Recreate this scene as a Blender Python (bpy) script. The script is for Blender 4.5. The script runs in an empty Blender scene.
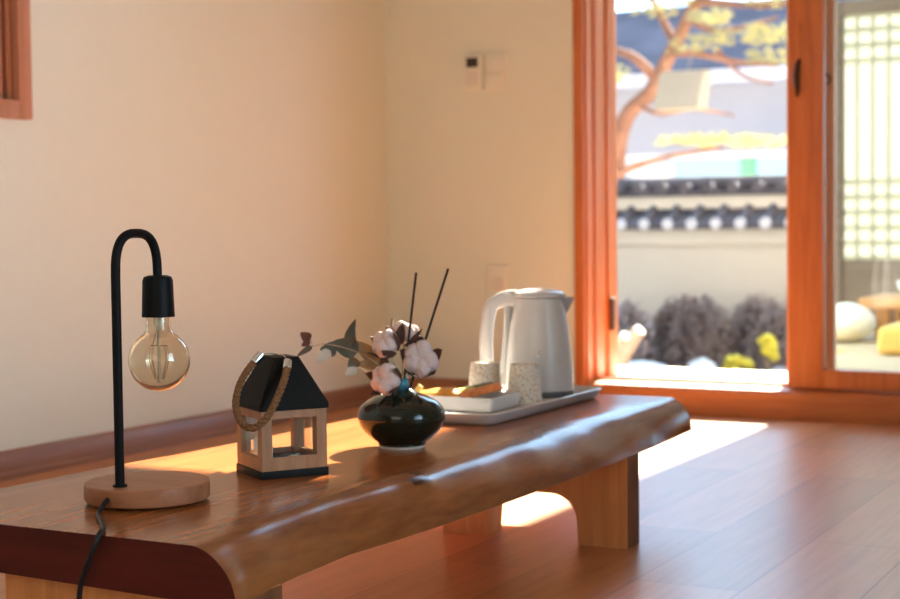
import bpy, bmesh, math, random
from mathutils import Vector, Matrix, Quaternion, noise

S = bpy.context.scene
COL = S.collection
R = math.radians
PI = math.pi

# ------------------------------------------------------------------ camera
def make_camera():
    yaw, pitch, roll = R(28.2), R(2.65), R(0.63)
    f = Vector((-math.sin(yaw)*math.cos(pitch), math.cos(yaw)*math.cos(pitch), -math.sin(pitch)))
    right = Vector((math.cos(yaw), math.sin(yaw), 0))
    up = right.cross(f)
    r2 = right*math.cos(roll) - up*math.sin(roll)
    u2 = up*math.cos(roll) + right*math.sin(roll)
    cd = bpy.data.cameras.new('camera')
    cd.sensor_width = 36.0
    cd.lens = 1520/900*36
    cd.clip_start, cd.clip_end = 0.05, 400
    cd.dof.use_dof = True
    cd.dof.focus_distance = 2.05
    cd.dof.aperture_fstop = 5.6
    cd.dof.aperture_blades = 0
    o = bpy.data.objects.new('camera', cd)
    COL.objects.link(o)
    m = Matrix((r2, u2, -f)).transposed().to_4x4()
    m.translation = (0, 0, 0.6)
    o.matrix_world = m
    S.camera = o
make_camera()

# ------------------------------------------------------------------ sky, sun, added fill lights, exposure
SKY = 1.12
SUN = 52.0
SUN_AZ, SUN_EL = -5.0, 31.0
w = bpy.data.worlds.new('sky')
S.world = w
w.use_nodes = True
nt = w.node_tree
nt.nodes.clear()
# clear winter sky: pale round the sun, deeper and dimmer blue on the far side
geo = nt.nodes.new('ShaderNodeTexCoord')
dot = nt.nodes.new('ShaderNodeVectorMath'); dot.operation = 'DOT_PRODUCT'
dot.inputs[1].default_value = (math.sin(R(SUN_AZ))*math.cos(R(SUN_EL)), math.cos(R(SUN_AZ))*math.cos(R(SUN_EL)), math.sin(R(SUN_EL)))
ramp = nt.nodes.new('ShaderNodeValToRGB')
ramp.color_ramp.interpolation = 'EASE'
ramp.color_ramp.elements[0].position = 0.15
ramp.color_ramp.elements[0].color = (0.10, 0.13, 0.17, 1)
ramp.color_ramp.elements[1].position = 0.92
ramp.color_ramp.elements[1].color = (0.43, 0.70, 1.0, 1)
mul = nt.nodes.new('ShaderNodeMath'); mul.operation = 'MULTIPLY'
mul.inputs[1].default_value = 5.0*SKY
mul.inputs[0].default_value = 1.0
bg = nt.nodes.new('ShaderNodeBackground')
wo = nt.nodes.new('ShaderNodeOutputWorld')
nt.links.new(geo.outputs['Generated'], dot.inputs[0])
nt.links.new(dot.outputs['Value'], ramp.inputs[0])
nt.links.new(ramp.outputs[0], bg.inputs[0])
nt.links.new(mul.outputs[0], bg.inputs[1])
nt.links.new(bg.outputs[0], wo.inputs[0])

def make_sun(az, el, power):
    d = Vector((math.sin(R(az))*math.cos(R(el)), math.cos(R(az))*math.cos(R(el)), math.sin(R(el))))
    ld = bpy.data.lights.new('sun', 'SUN')
    ld.energy = power
    ld.color = (1.0, 0.955, 0.76)
    ld.angle = R(0.53)
    o = bpy.data.objects.new('sun', ld)
    COL.objects.link(o)
    o.rotation_euler = (-d).to_track_quat('-Z', 'Y').to_euler()
    o.location = d*30
make_sun(SUN_AZ, SUN_EL, SUN)

def fill_light(name, loc, aim, sx, sz, power, color, spread=180):  # added area fill, no window modelled behind it
    ld = bpy.data.lights.new(name, 'AREA')
    ld.shape = 'RECTANGLE'
    ld.size, ld.size_y = sx, sz
    ld.energy = power
    ld.color = color
    ld.spread = R(spread)
    o = bpy.data.objects.new(name, ld)
    COL.objects.link(o)
    o.location = loc
    o.rotation_euler = Vector(aim).to_track_quat('-Z', 'Z').to_euler()
fill_light('back_fill_light', (-0.6, -1.54, 1.25), (0, 1, 0), 2.6, 1.3, 19, (1.0, 0.99, 0.78))  # warm fill added behind the camera
fill_light('side_fill_light', (1.94, 1.2, 1.25), (-1, 0, 0), 1.8, 1.3, 15.5, (0.52, 0.80, 1.0), 66)  # cool fill added from the side, spread narrowed to grade the left wall

vs = S.view_settings
vs.view_transform = 'Standard'
vs.look = 'None'
vs.gamma = 1.0
vs.use_curve_mapping = False
vs.exposure = 0.26
S.display_settings.display_device = 'sRGB'

# ------------------------------------------------------------------ material helpers
def srgb(r, g, b):
    f = lambda c: (c/255/12.92) if c/255 <= 0.04045 else ((c/255+0.055)/1.055)**2.4
    return (f(r), f(g), f(b), 1)

def base_mat(name):
    m = bpy.data.materials.new(name)
    m.use_nodes = True
    return m, m.node_tree, m.node_tree.nodes['Principled BSDF']

def plain(name, col, rough=0.5, var=0.08, scale=20, metal=0.0, bump=0.0, spec=0.5, coat=0.0):
    m, t, p = base_mat(name)
    tc = t.nodes.new('ShaderNodeTexCoord')
    n = t.nodes.new('ShaderNodeTexNoise')
    n.inputs['Scale'].default_value = scale
    n.inputs['Detail'].default_value = 4
    r = t.nodes.new('ShaderNodeValToRGB')
    c = col
    r.color_ramp.elements[0].position = 0.3
    r.color_ramp.elements[1].position = 0.7
    r.color_ramp.elements[0].color = (c[0]*(1-var), c[1]*(1-var), c[2]*(1-var), 1)
    r.color_ramp.elements[1].color = (min(1, c[0]*(1+var)), min(1, c[1]*(1+var)), min(1, c[2]*(1+var)), 1)
    t.links.new(tc.outputs['Object'], n.inputs['Vector'])
    t.links.new(n.outputs['Fac'], r.inputs[0])
    t.links.new(r.outputs[0], p.inputs['Base Color'])
    p.inputs['Roughness'].default_value = rough
    p.inputs['Metallic'].default_value = metal
    p.inputs['Specular IOR Level'].default_value = spec
    p.inputs['Coat Weight'].default_value = coat
    p.inputs['Coat Roughness'].default_value = 0.08
    if bump:
        b = t.nodes.new('ShaderNodeBump')
        b.inputs['Strength'].default_value = bump
        b.inputs['Distance'].default_value = 0.002
        t.links.new(n.outputs['Fac'], b.inputs['Height'])
        t.links.new(b.outputs[0], p.inputs['Normal'])
    return m

def wood(name, dark, light, axis='Y', scale=9.0, stretch=14.0, rough=0.35, coat=0.0, bump=0.05, spec=0.5):
    m, t, p = base_mat(name)
    tc = t.nodes.new('ShaderNodeTexCoord')
    mp = t.nodes.new('ShaderNodeMapping')
    s = [stretch]*3
    s['XYZ'.index(axis)] = 1.0
    mp.inputs['Scale'].default_value = s
    n1 = t.nodes.new('ShaderNodeTexNoise')
    n1.inputs['Scale'].default_value = scale*0.35
    n1.inputs['Detail'].default_value = 6
    n1.inputs['Distortion'].default_value = 0.6
    n2 = t.nodes.new('ShaderNodeTexNoise')
    n2.inputs['Scale'].default_value = scale*1.7
    n2.inputs['Detail'].default_value = 3
    mx = t.nodes.new('ShaderNodeMath')
    mx.operation = 'MULTIPLY_ADD'
    mx.inputs[1].default_value = 0.35
    r = t.nodes.new('ShaderNodeValToRGB')
    r.color_ramp.elements[0].position = 0.50
    r.color_ramp.elements[0].color = dark
    r.color_ramp.elements[1].position = 0.86
    r.color_ramp.elements[1].color = light
    t.links.new(tc.outputs['Object'], mp.inputs[0])
    t.links.new(mp.outputs[0], n1.inputs['Vector'])
    t.links.new(mp.outputs[0], n2.inputs['Vector'])
    t.links.new(n2.outputs['Fac'], mx.inputs[0])
    t.links.new(n1.outputs['Fac'], mx.inputs[2])
    t.links.new(mx.outputs[0], r.inputs[0])
    t.links.new(r.outputs[0], p.inputs['Base Color'])
    p.inputs['Roughness'].default_value = rough
    p.inputs['Coat Weight'].default_value = coat
    p.inputs['Coat Roughness'].default_value = 0.12
    p.inputs['Specular IOR Level'].default_value = spec
    if bump:
        b = t.nodes.new('ShaderNodeBump')
        b.inputs['Strength'].default_value = bump
        b.inputs['Distance'].default_value = 0.004
        t.links.new(mx.outputs[0], b.inputs['Height'])
        t.links.new(b.outputs[0], p.inputs['Normal'])
    return m

def floor_mat():
    m, t, p = base_mat('laminate_boards')
    L = t.links.new
    tc = t.nodes.new('ShaderNodeTexCoord')
    sp = t.nodes.new('ShaderNodeSeparateXYZ')
    L(tc.outputs['Object'], sp.inputs[0])
    ad = t.nodes.new('ShaderNodeMath'); ad.operation = 'ADD'; ad.inputs[1].default_value = 0.565 + 0.187*20
    L(sp.outputs['X'], ad.inputs[0])
    ay = t.nodes.new('ShaderNodeMath'); ay.operation = 'ADD'; ay.inputs[1].default_value = 10.35
    L(sp.outputs['Y'], ay.inputs[0])
    cb = t.nodes.new('ShaderNodeCombineXYZ')
    L(ay.outputs[0], cb.inputs['X']); L(ad.outputs[0], cb.inputs['Y'])
    br = t.nodes.new('ShaderNodeTexBrick')
    br.offset = 0.37
    br.inputs['Scale'].default_value = 1.0
    br.inputs['Brick Width'].default_value = 1.2
    br.inputs['Row Height'].default_value = 0.187
    br.inputs['Mortar Size'].default_value = 0.0014
    br.inputs['Mortar Smooth'].default_value = 0.2
    br.inputs['Color1'].default_value = (0.86, 0.86, 0.86, 1)
    br.inputs['Color2'].default_value = (1.12, 1.12, 1.12, 1)
    br.inputs['Mortar'].default_value = (0.55, 0.5, 0.45, 1)
    L(cb.outputs[0], br.inputs['Vector'])
    mp = t.nodes.new('ShaderNodeMapping')
    mp.inputs['Scale'].default_value = (22, 1.3, 1)
    L(tc.outputs['Object'], mp.inputs[0])
    n = t.nodes.new('ShaderNodeTexNoise')
    n.inputs['Scale'].default_value = 3.0
    n.inputs['Detail'].default_value = 6
    L(mp.outputs[0], n.inputs['Vector'])
    r = t.nodes.new('ShaderNodeValToRGB')
    r.color_ramp.elements[0].position = 0.3
    r.color_ramp.elements[0].color = (0.51, 0.210, 0.082, 1)
    r.color_ramp.elements[1].position = 0.7
    r.color_ramp.elements[1].color = (0.62, 0.268, 0.112, 1)
    L(n.outputs['Fac'], r.inputs[0])
    mu = t.nodes.new('ShaderNodeMix'); mu.data_type = 'RGBA'; mu.blend_type = 'MULTIPLY'
    mu.inputs[0].default_value = 1.0
    L(r.outputs[0], mu.inputs[6]); L(br.outputs['Color'], mu.inputs[7])
    L(mu.outputs[2], p.inputs['Base Color'])
    p.inputs['Roughness'].default_value = 0.34
    p.inputs['Specular IOR Level'].default_value = 0.5
    b = t.nodes.new('ShaderNodeBump')
    b.inputs['Strength'].default_value = 0.03
    b.inputs['Distance'].default_value = 0.002
    L(n.outputs['Fac'], b.inputs['Height'])
    L(b.outputs[0], p.inputs['Normal'])
    return m

def speckle_mat():
    m, t, p = base_mat('speckled_paper')
    L = t.links.new
    tc = t.nodes.new('ShaderNodeTexCoord')
    n = t.nodes.new('ShaderNodeTexVoronoi')
    n.inputs['Scale'].default_value = 190
    n.inputs['Randomness'].default_value = 1.0
    L(tc.outputs['Object'], n.inputs['Vector'])
    r = t.nodes.new('ShaderNodeValToRGB')
    r.color_ramp.interpolation = 'LINEAR'
    r.color_ramp.elements[0].position = 0.27
    r.color_ramp.elements[0].color = (1, 1, 1, 1)
    r.color_ramp.elements[1].position = 0.42
    r.color_ramp.elements[1].color = (0, 0, 0, 1)
    L(n.outputs['Distance'], r.inputs[0])
    h = t.nodes.new('ShaderNodeValToRGB')
    h.color_ramp.elements[0].position = 0.2
    h.color_ramp.elements[0].color = srgb(140, 104, 78)
    h.color_ramp.elements[1].position = 0.8
    h.color_ramp.elements[1].color = srgb(196, 168, 140)
    sx = t.nodes.new('ShaderNodeSeparateColor')
    L(n.outputs['Color'], sx.inputs[0])
    L(sx.outputs[0], h.inputs[0])
    g = t.nodes.new('ShaderNodeMath'); g.operation = 'GREATER_THAN'; g.inputs[1].default_value = 0.18
    L(sx.outputs[1], g.inputs[0])
    mm = t.nodes.new('ShaderNodeMath'); mm.operation = 'MULTIPLY'
    L(g.outputs[0], mm.inputs[0]); L(r.outputs[0], mm.inputs[1])
    mx = t.nodes.new('ShaderNodeMix'); mx.data_type = 'RGBA'
    mx.inputs[6].default_value = srgb(222, 212, 200)
    L(h.outputs[0], mx.inputs[7])
    L(mm.outputs[0], mx.inputs[0])
    L(mx.outputs[2], p.inputs['Base Color'])
    p.inputs['Roughness'].default_value = 0.5
    return m

def pane_mat(name, tint=(0.97, 0.985, 0.98, 1), gloss=0.9):
    m = bpy.data.materials.new(name)
    m.use_nodes = True
    t = m.node_tree
    t.nodes.clear()
    o = t.nodes.new('ShaderNodeOutputMaterial')
    tr = t.nodes.new('ShaderNodeBsdfTransparent'); tr.inputs[0].default_value = tint
    gl = t.nodes.new('ShaderNodeBsdfGlossy'); gl.inputs['Roughness'].default_value = 0.02
    fr = t.nodes.new('ShaderNodeFresnel'); fr.inputs['IOR'].default_value = 1.45
    k = t.nodes.new('ShaderNodeMath'); k.operation = 'MULTIPLY'; k.inputs[1].default_value = gloss
    mx = t.nodes.new('ShaderNodeMixShader')
    n = t.nodes.new('ShaderNodeTexNoise'); n.inputs['Scale'].default_value = 3
    t.links.new(fr.outputs[0], k.inputs[0])
    t.links.new(k.outputs[0], mx.inputs[0])
    t.links.new(tr.outputs[0], mx.inputs[1])
    t.links.new(gl.outputs[0], mx.inputs[2])
    t.links.new(mx.outputs[0], o.inputs[0])
    return m

def glass_mat(name, col):
    m = bpy.data.materials.new(name)
    m.use_nodes = True
    t = m.node_tree
    t.nodes.clear()
    o = t.nodes.new('ShaderNodeOutputMaterial')
    g = t.nodes.new('ShaderNodeBsdfGlass')
    g.inputs['Color'].default_value = col
    g.inputs['Roughness'].default_value = 0.0
    g.inputs['IOR'].default_value = 1.45
    t.links.new(g.outputs[0], o.inputs[0])
    return m

def paper_mat():
    m = bpy.data.materials.new('mulberry_paper')
    m.use_nodes = True
    t = m.node_tree
    t.nodes.clear()
    o = t.nodes.new('ShaderNodeOutputMaterial')
    d = t.nodes.new('ShaderNodeBsdfDiffuse'); d.inputs[0].default_value = (0.47, 0.46, 0.435, 1)
    tr = t.nodes.new('ShaderNodeBsdfTranslucent'); tr.inputs[0].default_value = (0.47, 0.46, 0.435, 1)
    mx = t.nodes.new('ShaderNodeMixShader'); mx.inputs[0].default_value = 0.55
    t.links.new(d.outputs[0], mx.inputs[1]); t.links.new(tr.outputs[0], mx.inputs[2])
    t.links.new(mx.outputs[0], o.inputs[0])
    return m

def vase_mat():
    # dark green-black glaze, teal round the neck where the glaze pooled
    m, t, p = base_mat('vase_glaze')
    L = t.links.new
    tc = t.nodes.new('ShaderNodeTexCoord')
    sp = t.nodes.new('ShaderNodeSeparateXYZ')
    L(tc.outputs['Object'], sp.inputs[0])
    n = t.nodes.new('ShaderNodeTexNoise'); n.inputs['Scale'].default_value = 45; n.inputs['Detail'].default_value = 3
    L(tc.outputs['Object'], n.inputs['Vector'])
    a = t.nodes.new('ShaderNodeMath'); a.operation = 'MULTIPLY_ADD'
    a.inputs[1].default_value = 0.028
    L(n.outputs['Fac'], a.inputs[0]); L(sp.outputs['Z'], a.inputs[2])
    r = t.nodes.new('ShaderNodeValToRGB')
    r.color_ramp.elements[0].position = 0.106
    r.color_ramp.elements[0].color = (0.012, 0.014, 0.009, 1)
    r.color_ramp.elements[1].position = 0.120
    r.color_ramp.elements[1].color = (0.05, 0.24, 0.33, 1)
    L(a.outputs[0], r.inputs[0])
    L(r.outputs[0], p.inputs['Base Color'])
    p.inputs['Roughness'].default_value = 0.12
    p.inputs['Specular IOR Level'].default_value = 0.32
    p.inputs['Coat Weight'].default_value = 0.1
    p.inputs['Coat Roughness'].default_value = 0.03
    return m

M = {}
M['wall'] = plain('wall_paper', (0.79, 0.81, 0.745, 1), 0.85, 0.008, 30, bump=0.015, spec=0.12)
M['ceiling'] = plain('ceiling_paper', (0.82, 0.79, 0.74, 1), 0.9, 0.02, 10, spec=0.1)
M['floor'] = floor_mat()
M['trim_wood_x'] = wood('door_wood_x', (0.42, 0.118, 0.028, 1), (0.56, 0.178, 0.047, 1), 'X', 7, 14, 0.42, bump=0.02)
M['trim_wood_y'] = wood('door_wood_y', (0.26, 0.115, 0.070, 1), (0.33, 0.155, 0.10, 1), 'Y', 7, 14, 0.30, bump=0.02)
M['trim_wood_z'] = wood('door_wood_z', (0.46, 0.122, 0.026, 1), (0.61, 0.188, 0.045, 1), 'Z', 7, 14, 0.42, bump=0.02)
M['base_x'] = wood('baseboard_wood', (0.30, 0.115, 0.05, 1), (0.39, 0.16, 0.075, 1), 'X', 7, 14, 0.4, bump=0.02)
M['dark_wood'] = wood('window_dark_wood', (0.15, 0.042, 0.02, 1), (0.22, 0.065, 0.03, 1), 'Z', 7, 14, 0.5)
M['mid_wood'] = wood('window_mid_wood', (0.34, 0.115, 0.055, 1), (0.42, 0.15, 0.07, 1), 'Z', 7, 14, 0.45)
M['slab'] = wood('lacquered_slab', (0.23, 0.063, 0.015, 1), (0.35, 0.108, 0.028, 1), 'Y', 10, 16, 0.22, coat=0.04, bump=0.035, spec=0.26)
M['slab_edge'] = wood('live_edge_wood', (0.17, 0.048, 0.014, 1), (0.29, 0.095, 0.028, 1), 'Y', 12, 6, 0.22, coat=0.0, bump=0.06, spec=0.17)
M['end_grain'] = wood('dark_end_grain', (0.058, 0.008, 0.006, 1), (0.095, 0.014, 0.010, 1), 'X', 9, 7, 0.5, bump=0.05, spec=0.15)
M['outer_sash'] = wood('brightened_outer_sash_wood', (0.66, 0.33, 0.18, 1), (0.76, 0.42, 0.25, 1), 'Z', 7, 14, 0.5, bump=0.02)  # paler than the front sash, to brighten a stile that stands in shade
M['knot'] = plain('knot_wood', (0.055, 0.018, 0.007, 1), 0.3, 0.3, 80, spec=0.3)
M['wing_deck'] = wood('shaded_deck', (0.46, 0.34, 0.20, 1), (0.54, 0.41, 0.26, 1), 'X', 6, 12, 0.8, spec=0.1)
M['leg_wood'] = wood('oak_leg', (0.56, 0.22, 0.072, 1), (0.70, 0.31, 0.115, 1), 'Z', 9, 14, 0.45, bump=0.03)
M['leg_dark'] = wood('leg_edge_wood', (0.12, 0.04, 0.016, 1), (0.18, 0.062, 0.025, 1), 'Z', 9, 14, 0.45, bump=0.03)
M['lamp_wood'] = wood('lamp_base_wood', (0.25, 0.082, 0.034, 1), (0.35, 0.128, 0.058, 1), 'X', 16, 9, 0.42, bump=0.03)
M['lantern_wood'] = wood('lantern_pine', (0.28, 0.10, 0.030, 1), (0.37, 0.15, 0.050, 1), 'Z', 20, 8, 0.5, bump=0.02)
M['black_metal'] = plain('black_metal', (0.005, 0.004, 0.004, 1), 0.5, 0.1, 60, spec=0.1)
M['black_rubber'] = plain('black_rubber', (0.010, 0.008, 0.008, 1), 0.5, 0.1, 60, spec=0.25)
M['black_paint'] = plain('black_paint', (0.009, 0.007, 0.006, 1), 0.5, 0.2, 60, spec=0.1)
M['roof_paint'] = plain('lantern_roof_paint', (0.009, 0.006, 0.004, 1), 0.55, 0.2, 60, spec=0.08)
M['steel'] = plain('steel', (0.7, 0.68, 0.64, 1), 0.25, 0.05, 60, metal=1.0)
M['brass'] = plain('worn_brass', (0.62, 0.36, 0.15, 1), 0.35, 0.15, 60, metal=1.0)
M['bronze'] = plain('dark_bronze', (0.10, 0.05, 0.03, 1), 0.4, 0.2, 60, metal=0.8)
M['rope'] = plain('jute_rope', (0.20, 0.088, 0.038, 1), 0.9, 0.35, 350, bump=0.6, spec=0.1)
M['pane'] = pane_mat('clear_pane', gloss=0.4)
M['bulb_glass'] = glass_mat('amber_glass', (0.95, 0.92, 0.86, 1))
M['filament'] = plain('filament', (0.22, 0.13, 0.06, 1), 0.4, 0.1, 50, metal=0.6)
M['glass_stem'] = plain('bulb_stem', (0.75, 0.68, 0.58, 1), 0.2, 0.03, 30)
M['vase'] = vase_mat()
M['vase_foot'] = plain('unglazed_clay', (0.55, 0.46, 0.40, 1), 0.7, 0.1, 90)
M['cotton'] = plain('cotton_fluff', (0.64, 0.475, 0.46, 1), 0.95, 0.05, 120, bump=0.8, spec=0.05)
M['bract'] = plain('dry_bract', (0.075, 0.030, 0.018, 1), 0.8, 0.4, 90, bump=0.3)
M['twig'] = plain('dry_twig', (0.36, 0.26, 0.17, 1), 0.8, 0.3, 90)
M['leaf_grey'] = plain('eucalyptus_leaf', (0.075, 0.068, 0.050, 1), 0.6, 0.25, 60)
M['leaf_brown'] = plain('dry_brown_leaf', (0.33, 0.17, 0.07, 1), 0.6, 0.25, 60)
M['leaf_pale'] = plain('silver_leaf', (0.45, 0.41, 0.36, 1), 0.6, 0.1, 60)
M['reed'] = plain('dark_reed', (0.020, 0.012, 0.011, 1), 0.8, 0.2, 90)
M['melamine'] = plain('white_melamine', (0.58, 0.54, 0.53, 1), 0.3, 0.02, 10)
M['kettle'] = plain('kettle_shell', (0.60, 0.575, 0.585, 1), 0.30, 0.015, 10)
M['kettle_grey'] = plain('kettle_grey_plastic', (0.44, 0.44, 0.46, 1), 0.35, 0.02, 10)
M['kettle_base'] = plain('kettle_power_base', (0.10, 0.115, 0.15, 1), 0.4, 0.02, 10)
M['cup'] = speckle_mat()
M['cup_rim'] = plain('paper_rim', (0.84, 0.80, 0.74, 1), 0.5, 0.02, 20)
M['wax'] = plain('candle_wax', (0.88, 0.80, 0.66, 1), 0.5, 0.02, 20)
M['pk_orange'] = plain('orange_wrapper', (0.62, 0.20, 0.06, 1), 0.3, 0.3, 70)
M['pk_yellow'] = plain('yellow_wrapper', (0.72, 0.48, 0.12, 1), 0.3, 0.2, 50)
M['pk_amber'] = plain('amber_wrapper', (0.58, 0.25, 0.04, 1), 0.3, 0.3, 50)
M['pk_green'] = plain('green_wrapper', (0.09, 0.13, 0.04, 1), 0.3, 0.3, 70)
M['plastic_ivory'] = plain('ivory_plastic', (0.80, 0.80, 0.73, 1), 0.5, 0.01, 10, spec=0.2)
M['plastic_grey'] = plain('pale_grey_plastic', (0.74, 0.70, 0.66, 1), 0.4, 0.01, 10)
M['display'] = plain('dark_display', (0.035, 0.022, 0.014, 1), 0.2, 0.05, 10)
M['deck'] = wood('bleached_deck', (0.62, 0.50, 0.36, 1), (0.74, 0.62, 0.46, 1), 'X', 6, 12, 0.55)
M['soil'] = plain('garden_soil', (0.20, 0.175, 0.16, 1), 0.95, 0.25, 3, bump=0.4)
M['plaster'] = plain('cream_plaster', (0.74, 0.65, 0.55, 1), 0.9, 0.03, 2)
M['plaster_light'] = plain('pale_mortar', (0.84, 0.74, 0.62, 1), 0.9, 0.04, 3)
M['tile'] = plain('grey_roof_tile', (0.15, 0.13, 0.14, 1), 0.9, 0.25, 4, spec=0.05)
M['tile_end'] = plain('pale_tile_end', (0.80, 0.76, 0.80, 1), 0.7, 0.05, 6)
M['bark'] = plain('pine_bark', (0.30, 0.155, 0.11, 1), 0.95, 0.3, 6, bump=0.4, spec=0.05)
M['bark_pale'] = plain('pale_twig_bark', (0.46, 0.30, 0.22, 1), 0.9, 0.2, 9)
M['needles'] = plain('pine_needles', (0.48, 0.44, 0.24, 1), 0.9, 0.3, 3, spec=0.05)
M['needles_b'] = plain('pale_pine_needles', (0.58, 0.54, 0.31, 1), 0.9, 0.2, 3, spec=0.05)
M['bush'] = plain('bare_azalea_twigs', (0.23, 0.165, 0.15, 1), 0.9, 0.4, 2)
M['bush_b'] = plain('grey_twigs', (0.38, 0.30, 0.29, 1), 0.9, 0.3, 2)
M['house_wall'] = plain('pale_house_wall', (0.72, 0.71, 0.80, 1), 0.9, 0.04, 1, spec=0.0)
M['house_blue'] = plain('pale_blue_wall', (0.36, 0.54, 0.70, 1), 0.8, 0.05, 1, spec=0.05)
M['house_roof'] = plain('slate_blue_roof', (0.055, 0.062, 0.095, 1), 0.9, 0.25, 1, spec=0.0)
M['green_paint'] = plain('green_paint', (0.16, 0.52, 0.30, 1), 0.6, 0.05, 3)
M['lantern_paper'] = plain('beige_lantern_paper', (0.52, 0.45, 0.36, 1), 0.9, 0.05, 4, spec=0.05)
M['stone'] = plain('pale_stone', (0.78, 0.76, 0.74, 1), 0.9, 0.08, 8, bump=0.3)
M['stone_grey'] = plain('grey_stone', (0.40, 0.36, 0.36, 1), 0.9, 0.2, 6, bump=0.3)
M['yellow_leaf'] = plain('yellow_leaf', (0.78, 0.62, 0.05, 1), 0.6, 0.2, 10)
M['paper'] = paper_mat()
M['lattice'] = wood('pale_lattice_wood', (0.42, 0.40, 0.31, 1), (0.50, 0.48, 0.38, 1), 'Z', 8, 10, 0.8, spec=0.1)
M['wing_wood'] = wood('greyed_brown_wood', (0.155, 0.115, 0.09, 1), (0.20, 0.15, 0.12, 1), 'X', 6, 10, 0.9, spec=0.1)
M['wing_post'] = wood('orange_post_wood', (0.36, 0.17, 0.085, 1), (0.44, 0.22, 0.12, 1), 'Z', 6, 10, 0.8, spec=0.1)
M['orange_wood'] = wood('honey_table_wood', (0.50, 0.22, 0.07, 1), (0.60, 0.29, 0.10, 1), 'X', 6, 10, 0.5)
M['yellow_cloth'] = plain('yellow_cloth', (0.66, 0.43, 0.12, 1), 0.9, 0.06, 12)
M['white_cloth'] = plain('white_cloth', (0.86, 0.77, 0.60, 1), 0.95, 0.05, 25, bump=0.4)
M['blue_cloth'] = plain('pale_blue_ceramic', (0.72, 0.80, 0.88, 1), 0.4, 0.04, 12)

# ------------------------------------------------------------------ mesh helpers
def obj(name, bm, mats, parent=None, loc=(0, 0, 0), smooth=True, angle=38):
    me = bpy.data.meshes.new(name)
    bmesh.ops.recalc_face_normals(bm, faces=bm.faces[:])
    bm.to_mesh(me)
    bm.free()
    for m in (mats if isinstance(mats, (list, tuple)) else [mats]):
        me.materials.append(m)
    if smooth:
        me.shade_smooth()
        me.set_sharp_from_angle(angle=R(angle))
    o = bpy.data.objects.new(name, me)
    COL.objects.link(o)
    o.location = loc
    if parent:
        o.parent = parent
    return o

def thing(name, label, cat, loc=(0, 0, 0), rotz=0.0, group=None, kind=None):
    o = bpy.data.objects.new(name, None)
    o.empty_display_size = 0.1
    COL.objects.link(o)
    o.location = loc
    o.rotation_euler = (0, 0, rotz)
    return tag(o, label, cat, group, kind)

def tag(o, label=None, cat=None, group=None, kind=None):
    if label: o['label'] = label
    if cat: o['category'] = cat
    if group: o['group'] = group
    if kind: o['kind'] = kind
    return o

def merge(dst, src):
    me = bpy.data.meshes.new('tmp')
    src.to_mesh(me)
    src.free()
    dst.from_mesh(me)
    bpy.data.meshes.remove(me)

def add_box(bm, x0, x1, y0, y1, z0, z1, bev=0.0, seg=2, mat=0, rot=None):
    b = bmesh.new()
    bmesh.ops.create_cube(b, size=1.0)
    for v in b.verts:
        v.co = Vector(((x0+x1)/2+v.co.x*(x1-x0), (y0+y1)/2+v.co.y*(y1-y0), (z0+z1)/2+v.co.z*(z1-z0)))
    if bev > 0:
        bmesh.ops.bevel(b, geom=b.edges[:], offset=bev, segments=seg, profile=0.6, affect='EDGES')
    if rot is not None:
        c = Vector(((x0+x1)/2, (y0+y1)/2, (z0+z1)/2))
        bmesh.ops.rotate(b, cent=c, matrix=rot, verts=b.verts[:])
    for f in b.faces:
        f.material_index = mat
    merge(bm, b)

def box(*a, **k):
    bm = bmesh.new()
    add_box(bm, *a, **k)
    return bm

def smooth_path(pts, n=8):
    pts = [Vector(p) for p in pts]
    out = []
    for i in range(len(pts)-1):
        p0 = pts[max(i-1, 0)]; p1 = pts[i]; p2 = pts[i+1]; p3 = pts[min(i+2, len(pts)-1)]
        for k in range(n):
            t = k/n
            out.append(0.5*((2*p1)+(-p0+p2)*t+(2*p0-5*p1+4*p2-p3)*t*t+(-p0+3*p1-3*p2+p3)*t**3))
    out.append(pts[-1])
    return out

def add_tube(bm, pts, rad, n=12, caps=True, mat=0, flat=None):
    pts = [Vector(p) for p in pts]
    rads = rad if isinstance(rad, (list, tuple)) else [rad]*len(pts)
    tan = []
    for i in range(len(pts)):
        a = pts[max(i-1, 0)]; b = pts[min(i+1, len(pts)-1)]
        tan.append((b-a).normalized())
    ref = Vector((0, 0, 1)) if abs(tan[0].z) < 0.9 else Vector((1, 0, 0))
    u = tan[0].cross(ref).normalized()
    rings = []
    for i, p in enumerate(pts):
        if i:
            q = tan[i-1].rotation_difference(tan[i])
            u = (q @ u)
            u = (u - tan[i]*u.dot(tan[i])).normalized()
        v = tan[i].cross(u)
        fl = flat if flat else 1.0
        rings.append([bm.verts.new(p+(u*math.cos(2*PI*k/n)+v*math.sin(2*PI*k/n)*fl)*rads[i]) for k in range(n)])
    for i in range(len(rings)-1):
        for k in range(n):
            f = bm.faces.new((rings[i][k], rings[i][(k+1) % n], rings[i+1][(k+1) % n], rings[i+1][k]))
            f.material_index = mat
    if caps:
        for r_ in (rings[0], rings[-1]):
            f = bm.faces.new(r_)
            f.material_index = mat

def tube(pts, rad, **k):
    bm = bmesh.new()
    add_tube(bm, pts, rad, **k)
    return bm

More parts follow.
